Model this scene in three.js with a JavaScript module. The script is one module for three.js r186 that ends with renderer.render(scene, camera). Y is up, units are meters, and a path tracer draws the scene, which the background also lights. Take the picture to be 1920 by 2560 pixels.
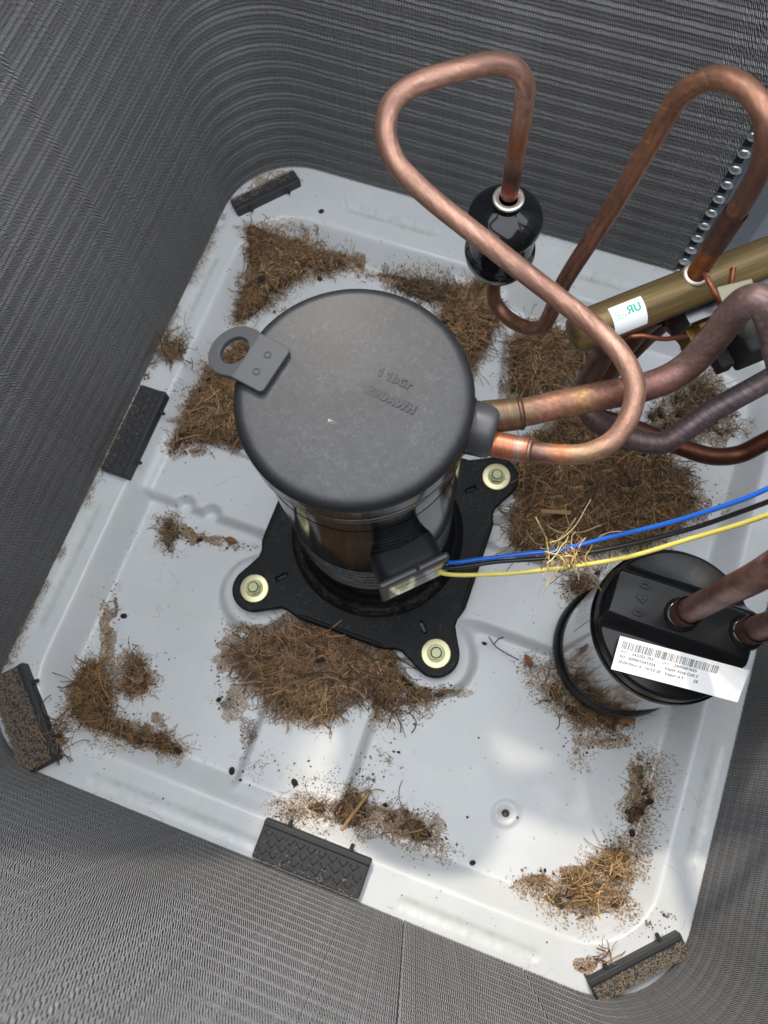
import * as THREE from 'three';
import { mergeGeometries } from 'three/addons/utils/BufferGeometryUtils.js';
import { RoundedBoxGeometry } from 'three/addons/geometries/RoundedBoxGeometry.js';
import { TextGeometry } from 'three/addons/geometries/TextGeometry.js';
import { FontLoader } from 'three/addons/loaders/FontLoader.js';

// ---------------------------------------------------------------- camera, sky, sun, exposure
const scene = new THREE.Scene();
const camera = new THREE.PerspectiveCamera(64.5, 3 / 4, 0.02, 60);
camera.position.set(0.1059, 0.8238, 0.1872);
camera.quaternion.setFromRotationMatrix(new THREE.Matrix4().makeBasis(new THREE.Vector3(0.93952, -0.03639, -0.34056), new THREE.Vector3(-0.31733, 0.28161, -0.90554), new THREE.Vector3(0.12886, 0.95884, 0.25303)));
camera.focus = 0.6;
camera.userData.fStop = 10;
scene.add(camera);

const SUN = new THREE.Vector3(-0.37, 1, -0.642).normalize();
const sun = new THREE.DirectionalLight(0xfff1dc, 2.7);
sun.position.copy(SUN).multiplyScalar(4);
sun.castShadow = true;
sun.shadow.radius = 5;
sun.shadow.camera.left = -1.2; sun.shadow.camera.right = 1.2; sun.shadow.camera.top = 1.2; sun.shadow.camera.bottom = -1.2; sun.shadow.camera.far = 9;
sun.shadow.mapSize.set(2048, 2048);
scene.add(sun, sun.target);
{
  const w = 512, h = 256, d = new Float32Array(w * h * 4);
  for (let j = 0; j < h; j++) for (let i = 0; i < w; i++) {
    const th = (j + 0.5) / h * Math.PI - Math.PI / 2, ph = (i + 0.5) / w * 2 * Math.PI - Math.PI;
    const v = new THREE.Vector3(Math.cos(th) * Math.cos(ph), Math.sin(th), Math.cos(th) * Math.sin(ph));
    const c = Math.max(-1, Math.min(1, v.dot(SUN))), a = Math.acos(c);
    const glow = 2.0 * Math.exp(-a / 0.25) + 0.8 * Math.exp(-a / 0.8);
    const up = Math.max(0, v.y);
    let r, g, b;
    if (v.y > 0) {
      const hz = Math.pow(1 - up, 3);
      r = 4.45 + 0.9 * hz + glow; g = 4.65 + 0.8 * hz + glow * 0.97; b = 4.95 + 0.5 * hz + glow * 0.9;
    } else { r = 1.1; g = 1.1; b = 1.0; }
    const k = (j * w + i) * 4;
    d[k] = r; d[k + 1] = g; d[k + 2] = b; d[k + 3] = 1;
  }
  const t = new THREE.DataTexture(d, w, h, THREE.RGBAFormat, THREE.FloatType);
  t.mapping = THREE.EquirectangularReflectionMapping; t.magFilter = THREE.LinearFilter; t.needsUpdate = true;
  scene.background = t; scene.environment = t;
}
const renderer = new THREE.WebGLRenderer({ antialias: true });
renderer.setSize(768, 1024);
renderer.toneMapping = THREE.LinearToneMapping;
renderer.toneMappingExposure = 0.74;
renderer.shadowMap.enabled = true;

// ---------------------------------------------------------------- helpers
function rng(seed) { let a = seed >>> 0; return () => { a = (a + 0x6D2B79F5) | 0; let t = Math.imul(a ^ (a >>> 15), 1 | a); t = (t + Math.imul(t ^ (t >>> 7), 61 | t)) ^ t; return ((t ^ (t >>> 14)) >>> 0) / 4294967296; }; }
const taken = {};
function numbered(n) { const b = n.replace(/_\d{3}$/, ''); const k = taken[b] = (taken[b] ?? -1) + 1; return k ? `${b}_${String(k).padStart(3, '0')}` : b; }
function tag(o, label, category, group) { o.userData.label = label; if (category) o.userData.category = category; if (group) o.userData.group = group; return o; }
function thing(name, label, category, pos = [0, 0, 0], group) { const g = new THREE.Group(); g.name = numbered(name); g.position.set(...pos); scene.add(g); return tag(g, label, category, group); }
function mesh(name, geo, mat, parent = scene) {
  const m = new THREE.Mesh(geo, mat); m.name = parent === scene ? numbered(name) : name;
  m.castShadow = m.receiveShadow = true; parent.add(m); return m;
}
const V = (x, y, z) => new THREE.Vector3(x, y, z);
const lin = (r, g, b) => new THREE.Color().setRGB(r, g, b);
const sstep = (a, b, x) => { const t = Math.max(0, Math.min(1, (x - a) / (b - a))); return t * t * (3 - 2 * t); };
function hash(x, y, s) { let h = Math.imul(x | 0, 374761393) ^ Math.imul(y | 0, 668265263) ^ Math.imul(s | 0, 1442695041); h = Math.imul(h ^ (h >>> 13), 1274126177); return ((h ^ (h >>> 16)) >>> 0) / 4294967296; }
function vnoise(x, y, s = 0) { const i = Math.floor(x), j = Math.floor(y), u = x - i, v = y - j, a = u * u * (3 - 2 * u), b = v * v * (3 - 2 * v); return (hash(i, j, s) * (1 - a) + hash(i + 1, j, s) * a) * (1 - b) + (hash(i, j + 1, s) * (1 - a) + hash(i + 1, j + 1, s) * a) * b; }
function fbm(x, y, s = 0, o = 4) { let r = 0, k = 0.5; for (let i = 0; i < o; i++) { r += k * vnoise(x, y, s + i * 17); x *= 2.03; y *= 2.03; k *= 0.5; } return r / (1 - k * 2); }
function canvas(w, h) { const c = document.createElement('canvas'); c.width = w; c.height = h; return c; }
function ctex(c, repeat) { const t = new THREE.CanvasTexture(c); t.colorSpace = THREE.SRGBColorSpace; if (repeat) t.wrapS = t.wrapT = THREE.RepeatWrapping; return t; }
function dtex(w, h, f, srgb = true) { // f(i, j) -> [r, g, b] in 0..1
  const d = new Uint8Array(w * h * 4);
  for (let j = 0; j < h; j++) for (let i = 0; i < w; i++) { const p = f(i, j), k = (j * w + i) * 4; d[k] = p[0] * 255; d[k + 1] = p[1] * 255; d[k + 2] = p[2] * 255; d[k + 3] = 255; }
  const t = new THREE.DataTexture(d, w, h); t.magFilter = THREE.LinearFilter; t.wrapS = t.wrapT = THREE.RepeatWrapping; if (srgb) t.colorSpace = THREE.SRGBColorSpace; t.needsUpdate = true; return t;
}
function curve(pts, tension = 0.5) { return new THREE.CatmullRomCurve3(pts.map(p => V(...p)), false, 'centripetal', tension); }
function tube(pts, r, seg = 120, rad = 20) { return new THREE.TubeGeometry(Array.isArray(pts) ? curve(pts) : pts, seg, r, rad, false); }
function bar(a, b, r, rad = 20, r2 = r) { // cylinder from a to b
  const A = V(...a), B = V(...b), L = A.distanceTo(B), g = new THREE.CylinderGeometry(r2, r, L, rad, 1);
  g.applyQuaternion(new THREE.Quaternion().setFromUnitVectors(V(0, 1, 0), B.clone().sub(A).normalize()));
  g.translate((A.x + B.x) / 2, (A.y + B.y) / 2, (A.z + B.z) / 2); return g;
}
function lathe(prof, seg = 64) { return new THREE.LatheGeometry(prof.map(p => new THREE.Vector2(p[0], p[1])), seg); }
function along(geo, a, dir) { geo.applyQuaternion(new THREE.Quaternion().setFromUnitVectors(V(0, 1, 0), V(...dir).normalize())); geo.translate(...a); return geo; }
const std = o => new THREE.MeshStandardMaterial(o), phy = o => new THREE.MeshPhysicalMaterial(o);

// ---------------------------------------------------------------- ground
const ground = mesh('ground', new THREE.PlaneGeometry(30, 30).rotateX(-Math.PI / 2).translate(0, -0.05, 0), std({ color: lin(0.22, 0.21, 0.19), roughness: 0.95 }));
ground.userData.kind = 'structure';

// ---------------------------------------------------------------- base pan
const PX0 = -0.335, PX1 = 0.415, PZ0 = -0.42, PZ1 = 0.36;
function rrect(x, z, x0, x1, z0, z1, r) { const cx = (x0 + x1) / 2, cz = (z0 + z1) / 2, qx = Math.abs(x - cx) - (x1 - x0) / 2 + r, qz = Math.abs(z - cz) - (z1 - z0) / 2 + r; return Math.hypot(Math.max(qx, 0), Math.max(qz, 0)) + Math.min(Math.max(qx, qz), 0) - r; }
function capsule(x, z, ax, az, bx, bz) { const px = x - ax, pz = z - az, dx = bx - ax, dz = bz - az, t = Math.max(0, Math.min(1, (px * dx + pz * dz) / (dx * dx + dz * dz))); return Math.hypot(px - dx * t, pz - dz * t); }
const smin = (a, b, k) => { const h = Math.max(k - Math.abs(a - b), 0) / k; return Math.min(a, b) - h * h * k / 4; };
const floorSd = (x, z) => rrect(x, z, -0.246, 0.329, -0.304, 0.271, 0.045);
const BOLTS = [[-0.0955, 0.0955], [0.0955, 0.0955], [0.0955, -0.0955], [-0.0955, -0.0955]];
function plateauSd(x, z) {
  let d = rrect(x, z, -0.098, 0.098, -0.098, 0.098, 0.02);
  for (const [bx, bz] of BOLTS) d = smin(d, Math.hypot(x - bx, z - bz) - 0.038, 0.02);
  d = smin(d, rrect(x, z, -0.3, -0.09, -0.038, 0.036, 0.01), 0.02);      // arm to the left
  d = smin(d, rrect(x, z, 0.09, 0.36, -0.03, 0.052, 0.01), 0.02);        // arm to the right
  d = smin(d, rrect(x, z, -0.046, 0.058, 0.09, 0.3, 0.006), 0.014);      // arm to the front
  d = smin(d, rrect(x - (z + 0.2) * 0.25, z, 0.0, 0.07, -0.33, -0.09, 0.008), 0.014); // arm to the back
  d = Math.max(d, -(Math.hypot(x + 0.175, z - 0.036) - 0.009), -(Math.hypot(x + 0.205, z - 0.036) - 0.009)); // two notches
  return d;
}
const GROOVES = [[-0.17, 0.3145, 0.0, 0.3145], [-0.2855, 0.2, -0.2855, 0.07], [-0.16, -0.352, -0.06, -0.352], [0.369, 0.09, 0.369, 0.19], [0.14, 0.3145, 0.26, 0.3145], [-0.2855, -0.24, -0.2855, -0.13], [0.1, -0.352, 0.2, -0.352]];
function panH(x, z) {
  const d = floorSd(x, z);
  const q = (d + 0.0005) / 0.019, f = 0.1; // straight slope with rounded folds
  const soft = v => v <= -f ? 0 : v >= f ? v : (v + f) * (v + f) / (4 * f);
  let h = 0.03 * (soft(q) - soft(q - 1));
  if (d < 0.02) h += 0.012 * sstep(0.004, -0.004, plateauSd(x, z)) * sstep(0.014, -0.002, d);
  for (const g of GROOVES) { const c = capsule(x, z, ...g); if (c < 0.014) h -= 0.0011 * sstep(0.0065, 0.002, c); }
  const b = Math.hypot(x - 0.206, z - 0.212);
  if (b < 0.02) h += 0.0022 * sstep(0.0135, 0.0105, b) - 0.0012 * sstep(0.0085, 0.0065, b) - 0.004 * sstep(0.0042, 0.0036, b);
  h += 0.0006 * (fbm(x * 18, z * 18, 3) - 0.5);
  return h;
}
// dirt spots (centre x, z, two half axes, count, tone), seen round the clumps
const SPOTS = [[-0.195,0.061,0.021,-0.007,0.004,0.008,300,0],[-0.173,0.062,0.019,-0.007,0.002,0.006,200,0],[-0.211,0.067,0.009,-0.003,0.004,0.009,100,0],[-0.083,0.199,0.015,-0.005,0.009,0.021,400,0],[-0.106,0.168,0.011,-0.004,0.011,0.025,350,0],[-0.089,0.208,0.011,-0.004,0.004,0.008,150,1],[-0.054,0.226,0.009,-0.003,0.005,0.012,150,1],[0.099,0.136,0.026,-0.009,0.004,0.010,500,0],[0.087,0.156,0.021,-0.008,0.004,0.012,250,1],[0.115,0.125,0.021,-0.008,0.002,0.006,150,0],[0.085,0.204,0.017,-0.006,0.006,0.016,100,0],[0.071,0.231,0.010,-0.004,0.009,0.024,250,1],[0.112,0.252,0.029,-0.011,0.005,0.013,700,0],[0.059,0.260,0.025,-0.009,0.004,0.012,400,1],[0.145,0.253,0.012,-0.004,0.005,0.015,200,0],[-0.159,-0.299,0.031,-0.010,0.003,0.007,300,0],[-0.209,-0.309,0.031,-0.010,0.003,0.009,150,0],[-0.228,0.187,0.009,-0.003,0.018,0.038,400,0],[-0.235,0.154,0.005,-0.002,0.012,0.026,150,1],[-0.159,0.255,0.026,-0.009,0.005,0.010,400,0],[-0.130,0.263,0.019,-0.007,0.003,0.006,300,1],[-0.194,0.215,0.020,-0.007,0.012,0.025,250,0],[0.293,0.237,0.024,-0.009,0.004,0.015,800,0],[0.246,0.260,0.018,-0.007,0.001,0.005,300,0],[0.312,0.213,0.012,-0.004,0.004,0.015,300,0],[0.317,0.142,0.010,-0.004,0.007,0.028,400,0],[0.316,0.129,0.008,-0.003,0.003,0.012,200,1],[0.272,0.117,0.033,-0.012,0.002,0.006,200,0],[0.254,0.133,0.017,-0.006,0.007,0.024,80,0],[0.288,-0.145,0.036,-0.013,0.006,0.024,700,0],[0.295,-0.158,0.027,-0.009,0.007,0.029,400,2],[0.272,-0.251,0.028,-0.010,0.008,0.031,500,2],[0.249,-0.220,0.023,-0.008,0.005,0.021,300,0],[-0.096,-0.298,0.015,-0.005,0.004,0.011,200,1],[-0.117,-0.294,0.030,-0.010,0.003,0.009,80,0],[-0.032,-0.291,0.020,-0.007,0.003,0.008,200,1],[0.066,-0.209,0.010,-0.003,0.003,0.011,60,1],[-0.197,-0.043,0.019,-0.007,0.003,0.007,200,1],[-0.221,-0.023,0.019,-0.007,0.002,0.005,100,0],[-0.298,-0.081,0.005,-0.002,0.002,0.005,60,0],[-0.193,-0.224,0.030,-0.010,0.004,0.011,60,0],[-0.138,0.057,0.018,-0.006,0.002,0.005,40,0],[0.018,0.277,0.021,-0.008,0.004,0.010,200,1],[0.024,0.244,0.025,-0.009,0.006,0.016,80,1],[-0.032,0.251,0.025,-0.009,0.007,0.016,60,1],[-0.230,0.290,0.017,-0.006,0.006,0.012,150,1],[0.341,0.256,0.023,-0.009,0.003,0.011,200,1],[0.308,0.305,0.012,-0.004,0.002,0.007,120,0],[-0.314,-0.078,0.007,-0.003,0.009,0.020,120,1],[0.025,0.297,0.025,-0.009,0.004,0.009,120,1],[-0.265,-0.358,0.032,-0.011,0.005,0.012,200,0]];
// outlines of the clumps of roots (metres on the pan)
const CLUMPS = {
  c1: [[-0.263,-0.289],[-0.236,-0.302],[-0.207,-0.305],[-0.166,-0.302],[-0.131,-0.302],[-0.169,-0.281],[-0.196,-0.26],[-0.212,-0.229],[-0.225,-0.205],[-0.242,-0.184],[-0.247,-0.217],[-0.249,-0.248]],
  c2: [[-0.234,-0.126],[-0.237,-0.142],[-0.229,-0.162],[-0.204,-0.171],[-0.192,-0.157],[-0.2,-0.138],[-0.179,-0.106],[-0.162,-0.066],[-0.179,-0.048],[-0.204,-0.048],[-0.224,-0.03],[-0.242,-0.015],[-0.246,-0.042],[-0.247,-0.083],[-0.242,-0.111]],
  c4a: [[-0.104,-0.297],[-0.08,-0.302],[-0.032,-0.309],[-0.014,-0.296],[-0.04,-0.284],[-0.068,-0.284]],
  c4b: [[-0.022,-0.262],[-0.013,-0.302],[0.015,-0.318],[0.038,-0.288],[0.039,-0.258],[0.032,-0.214],[0.027,-0.183],[0,-0.215]],
  c5: [[0.061,-0.259],[0.081,-0.297],[0.12,-0.292],[0.157,-0.274],[0.152,-0.237],[0.128,-0.212],[0.097,-0.195],[0.079,-0.201],[0.074,-0.234]],
  c6: [[0.123,-0.06],[0.12,-0.086],[0.1,-0.117],[0.111,-0.149],[0.13,-0.172],[0.161,-0.206],[0.197,-0.207],[0.246,-0.19],[0.272,-0.175],[0.288,-0.16],[0.3,-0.14],[0.285,-0.12],[0.28,-0.108],[0.254,-0.085],[0.208,-0.059],[0.175,-0.052],[0.151,-0.034],[0.134,-0.043]],
  c7: [[0.226,-0.228],[0.256,-0.273],[0.278,-0.304],[0.3,-0.277],[0.323,-0.244],[0.309,-0.217],[0.27,-0.215],[0.246,-0.212]],
  c8: [[-0.11,0.142],[-0.095,0.131],[-0.071,0.132],[-0.043,0.106],[-0.022,0.103],[0.018,0.109],[0.05,0.107],[0.064,0.12],[0.053,0.142],[0.04,0.156],[0.032,0.171],[0.013,0.192],[-0.009,0.195],[-0.032,0.204],[-0.054,0.194],[-0.073,0.183],[-0.095,0.164]],
  c8b: [[0.043,0.14],[0.065,0.12],[0.089,0.133],[0.116,0.128],[0.082,0.154],[0.064,0.172],[0.05,0.161]],
  c9: [[-0.238,0.25],[-0.235,0.225],[-0.222,0.213],[-0.206,0.229],[-0.197,0.25],[-0.176,0.261],[-0.155,0.263],[-0.132,0.259],[-0.108,0.267],[-0.131,0.273],[-0.165,0.274],[-0.2,0.277],[-0.224,0.269]],
  c9b: [[-0.197,0.206],[-0.187,0.195],[-0.171,0.207],[-0.165,0.224],[-0.179,0.234],[-0.194,0.229]],
  c10: [[0.002,0.274],[0.022,0.263],[0.05,0.261],[0.06,0.24],[0.083,0.249],[0.109,0.244],[0.142,0.245],[0.162,0.264],[0.134,0.263],[0.1,0.269],[0.073,0.273],[0.044,0.272],[0.018,0.277]],
  c11: [[0.319,0.206],[0.328,0.207],[0.331,0.227],[0.33,0.248],[0.309,0.266],[0.285,0.273],[0.262,0.269],[0.231,0.268],[0.234,0.263],[0.267,0.255],[0.294,0.228],[0.314,0.204]],
  c12: [[0.319,0.123],[0.324,0.117],[0.328,0.142],[0.327,0.173],[0.33,0.198],[0.322,0.209],[0.317,0.185],[0.309,0.171],[0.31,0.14]],
  c13: [[0.183,0.07],[0.21,0.065],[0.246,0.09],[0.278,0.09],[0.295,0.086],[0.282,0.105],[0.246,0.108],[0.215,0.097],[0.193,0.086]],
  c14: [[0.195,-0.018],[0.226,-0.045],[0.221,-0.012],[0.205,-0.002]],
  c15: [[-0.226,0.057],[-0.215,0.05],[-0.204,0.065],[-0.206,0.082],[-0.22,0.071]],
};
function inside(p, x, z) { let c = false; for (let i = 0, j = p.length - 1; i < p.length; j = i++) { const [xi, zi] = p[i], [xj, zj] = p[j]; if ((zi > z) !== (zj > z) && x < (xj - xi) * (z - zi) / (zj - zi) + xi) c = !c; } return c; }
function edgeD(p, x, z) { let m = 9; for (let i = 0, j = p.length - 1; i < p.length; j = i++) m = Math.min(m, capsule(x, z, p[i][0], p[i][1], p[j][0], p[j][1])); return inside(p, x, z) ? m : -m; }
const TONES = [['#a58a6c', '#8d7156', '#b79d80', '#6d5540', '#94795d'], ['#4a3a2c', '#2f251d', '#6b523c', '#1f1a16', '#7f6448'], ['#b8ab98', '#a99a86', '#c9bfae', '#8a7a66', '#d6cfc2']];
{
  const S = 2600, W = Math.round((PX1 - PX0) * S), H = Math.round((PZ1 - PZ0) * S);
  const c = canvas(W, H), g = c.getContext('2d'), R = rng(11);
  const px = x => (x - PX0) * S, pz = z => (z - PZ0) * S;
  g.fillStyle = '#dcdfe2'; g.fillRect(0, 0, W, H);
  // mottle and faint scuffs of the paint
  for (let i = 0; i < 2600; i++) { const r = 10 + R() * 60; g.globalAlpha = 0.025; g.fillStyle = R() < 0.5 ? '#c3c3bd' : '#eef1f3'; g.beginPath(); g.ellipse(R() * W, R() * H, r, r * (0.3 + R()), R() * 3, 0, 7); g.fill(); }
  // yellowed grime in the rim channels and along the fold between floor and slope
  for (const q of GROOVES) for (let i = 0; i < 160; i++) { const t = R(), a = R() * 7, rr = 0.004 + (R() - 0.5) * 0.002, along2 = R() < 0.8; const x = q[0] + (q[2] - q[0]) * t + (along2 ? (q[0] === q[2] ? Math.sign(Math.cos(a)) * rr : 0) : Math.cos(a) * rr), z = q[1] + (q[3] - q[1]) * t + (along2 ? (q[1] === q[3] ? Math.sign(Math.sin(a)) * rr : 0) : Math.sin(a) * rr); g.globalAlpha = 0.035; g.fillStyle = '#9a9678'; g.beginPath(); g.arc(px(x), pz(z), 4 + R() * 7, 0, 7); g.fill(); }
  for (let i = 0; i < 60000; i++) { const x = PX0 + R() * (PX1 - PX0), z = PZ0 + R() * (PZ1 - PZ0), d = floorSd(x, z); if (d < -0.008 || d > 0.002) continue; const n = fbm(x * 22, z * 22, 5); if (n < 0.52) continue; g.globalAlpha = 0.1 + R() * 0.25; g.fillStyle = TONES[R() < 0.3 ? 1 : 0][(R() * 5) | 0]; g.fillRect(px(x), pz(z), 1 + R() * 3, 1 + R() * 3); }
  // soil fringe round every clump
  for (const k in CLUMPS) { const p = CLUMPS[k]; let x0 = 9, x1 = -9, z0 = 9, z1 = -9; for (const q of p) { x0 = Math.min(x0, q[0]); x1 = Math.max(x1, q[0]); z0 = Math.min(z0, q[1]); z1 = Math.max(z1, q[1]); } const A = (x1 - x0 + 0.05) * (z1 - z0 + 0.05);
    for (let i = 0; i < A * 1.9e6; i++) { const x = x0 - 0.025 + R() * (x1 - x0 + 0.05), z = z0 - 0.025 + R() * (z1 - z0 + 0.05), d = edgeD(p, x, z); const n = fbm(x * 60, z * 60, 7), lim = -0.024 * Math.max(0, n - 0.36) * 2.6; if (d < lim) continue; if (R() > Math.exp(d / 0.006)) continue; g.globalAlpha = 0.35 + R() * 0.4; g.fillStyle = TONES[R() < 0.25 ? 1 : 0][(R() * 5) | 0]; const s = 1 + R() * 2.6; g.fillRect(px(x), pz(z), s, s); } }
  for (const [x, z, ax, az, bx, bz, n, t] of SPOTS) for (let i = 0; i < n * (t === 1 ? 6 : 14); i++) { const r = Math.pow(R(), 0.7) * 1.25, a = R() * 6.283, u = r * Math.cos(a), v = r * Math.sin(a), X = x + ax * u + bx * v, Z = z + az * u + bz * v; const m = fbm(X * 75, Z * 75, 9); if (m < (t === 1 ? 0.46 : 0.39) + 0.22 * r * r) continue; g.globalAlpha = 0.3 + R() * 0.45; g.fillStyle = TONES[R() < 0.14 ? 1 : t][(R() * 5) | 0]; const s = 1 + R() * 2.4; g.fillRect(px(X), pz(Z), s, s); }
  for (const [x, z, ax, az, bx, bz] of SPOTS) for (let i = 0; i < 26; i++) { const r = R() * 1.5, a = R() * 6.283, u = r * Math.cos(a), v = r * Math.sin(a); g.globalAlpha = 0.05; g.fillStyle = R() < 0.7 ? '#b39a78' : '#8c7458'; g.beginPath(); g.ellipse(px(x + ax * u + bx * v), pz(z + az * u + bz * v), 3 + R() * 10, 2 + R() * 8, R() * 3, 0, 7); g.fill(); }
  // thin scratches, hairs and specks
  for (let i = 0; i < 380; i++) { g.globalAlpha = 0.5 + R() * 0.4; g.fillStyle = TONES[1][(R() * 5) | 0]; g.beginPath(); g.ellipse(R() * W, R() * H, 0.6 + R() * 1.6, 0.5 + R() * 1.2, R() * 3, 0, 7); g.fill(); }
  for (let i = 0; i < 70; i++) { g.globalAlpha = 0.25; g.strokeStyle = '#8c7a60'; g.lineWidth = 1 + R(); g.beginPath(); const x = R() * W, y = R() * H; g.moveTo(x, y); g.bezierCurveTo(x + (R() - 0.5) * 70, y + (R() - 0.5) * 70, x + (R() - 0.5) * 90, y + (R() - 0.5) * 90, x + (R() - 0.5) * 120, y + (R() - 0.5) * 120); g.stroke(); }
  g.globalAlpha = 1; g.fillStyle = '#4d4334'; g.beginPath(); g.arc(px(0.206), pz(0.212), 9.5, 0, 7); g.fill();
  const NX = 300, NZ = 312, pos = [], uv = [], idx = [];
  for (let j = 0; j <= NZ; j++) for (let i = 0; i <= NX; i++) { const x = PX0 + (PX1 - PX0) * i / NX, z = PZ0 + (PZ1 - PZ0) * j / NZ; pos.push(x, panH(x, z), z); uv.push(i / NX, 1 - j / NZ); }
  for (let j = 0; j < NZ; j++) for (let i = 0; i < NX; i++) { const a = j * (NX + 1) + i, b = a + 1, d = a + NX + 1, e = d + 1; idx.push(a, d, b, b, d, e); }
  const geo = new THREE.BufferGeometry(); geo.setAttribute('position', new THREE.Float32BufferAttribute(pos, 3)); geo.setAttribute('uv', new THREE.Float32BufferAttribute(uv, 2)); geo.setIndex(idx); geo.computeVertexNormals();
  const pan = thing('base_pan', 'white painted steel base pan littered with roots under the compressor', 'base pan');
  mesh('pan_sheet', geo, phy({ map: ctex(c), roughness: 0.38, clearcoat: 0.35, clearcoatRoughness: 0.2 }), pan);
  const skirtM = std({ color: lin(0.5, 0.51, 0.53), roughness: 0.6 });
  const sk = [[PX0, -0.012, (PZ0 + PZ1) / 2, 0.004, 0.066, PZ1 - PZ0], [PX1, -0.012, (PZ0 + PZ1) / 2, 0.004, 0.066, PZ1 - PZ0], [(PX0 + PX1) / 2, -0.012, PZ0, PX1 - PX0, 0.066, 0.004], [(PX0 + PX1) / 2, -0.012, PZ1, PX1 - PX0, 0.066, 0.004]].map(q => new THREE.BoxGeometry(q[3], q[4], q[5]).translate(q[0], q[1], q[2]));
  mesh('pan_skirt', mergeGeometries(sk), skirtM, pan);
}

// ---------------------------------------------------------------- condenser coil
const CX0 = -0.299, CX1 = 0.382, CZ0 = -0.387, CZ1 = 0.327, CR = 0.082;
function coilPath() { // list of segments along the inner face, from the end of the back wall round to the right wall
  const segs = [];
  const line = (ax, az, bx, bz, nx, nz) => segs.push({ L: Math.hypot(bx - ax, bz - az), f: t => [ax + (bx - ax) * t, az + (bz - az) * t, nx, nz] });
  const arc = (cx, cz, a0, a1) => segs.push({ L: Math.abs(a1 - a0) * CR, f: t => { const a = a0 + (a1 - a0) * t; return [cx + CR * Math.cos(a), cz + CR * Math.sin(a), Math.cos(a), Math.sin(a)]; } });
  const P = Math.PI;
  line(0.205, CZ0, CX0 + CR, CZ0, 0, -1); arc(CX0 + CR, CZ0 + CR, -P / 2, -P);
  line(CX0, CZ0 + CR, CX0, CZ1 - CR, -1, 0); arc(CX0 + CR, CZ1 - CR, P, P / 2);
  line(CX0 + CR, CZ1, CX1 - CR, CZ1, 0, 1); arc(CX1 - CR, CZ1 - CR, P / 2, 0);
  line(CX1, CZ1 - CR, CX1, -0.13, 1, 0);
  const total = segs.reduce((s, q) => s + q.L, 0);
  return { total, at(s) { for (const q of segs) { if (s <= q.L) return q.f(s / q.L); s -= q.L; } const q = segs[segs.length - 1]; return q.f(1); } };
}
const CP = coilPath(), PITCH = 0.0205, COILH = 0.82, FDEPTH = 0.021;
const coil = thing('condenser_coil', 'dusty grey finned coil wrapped round the base pan on four sides', 'condenser coil');
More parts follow.
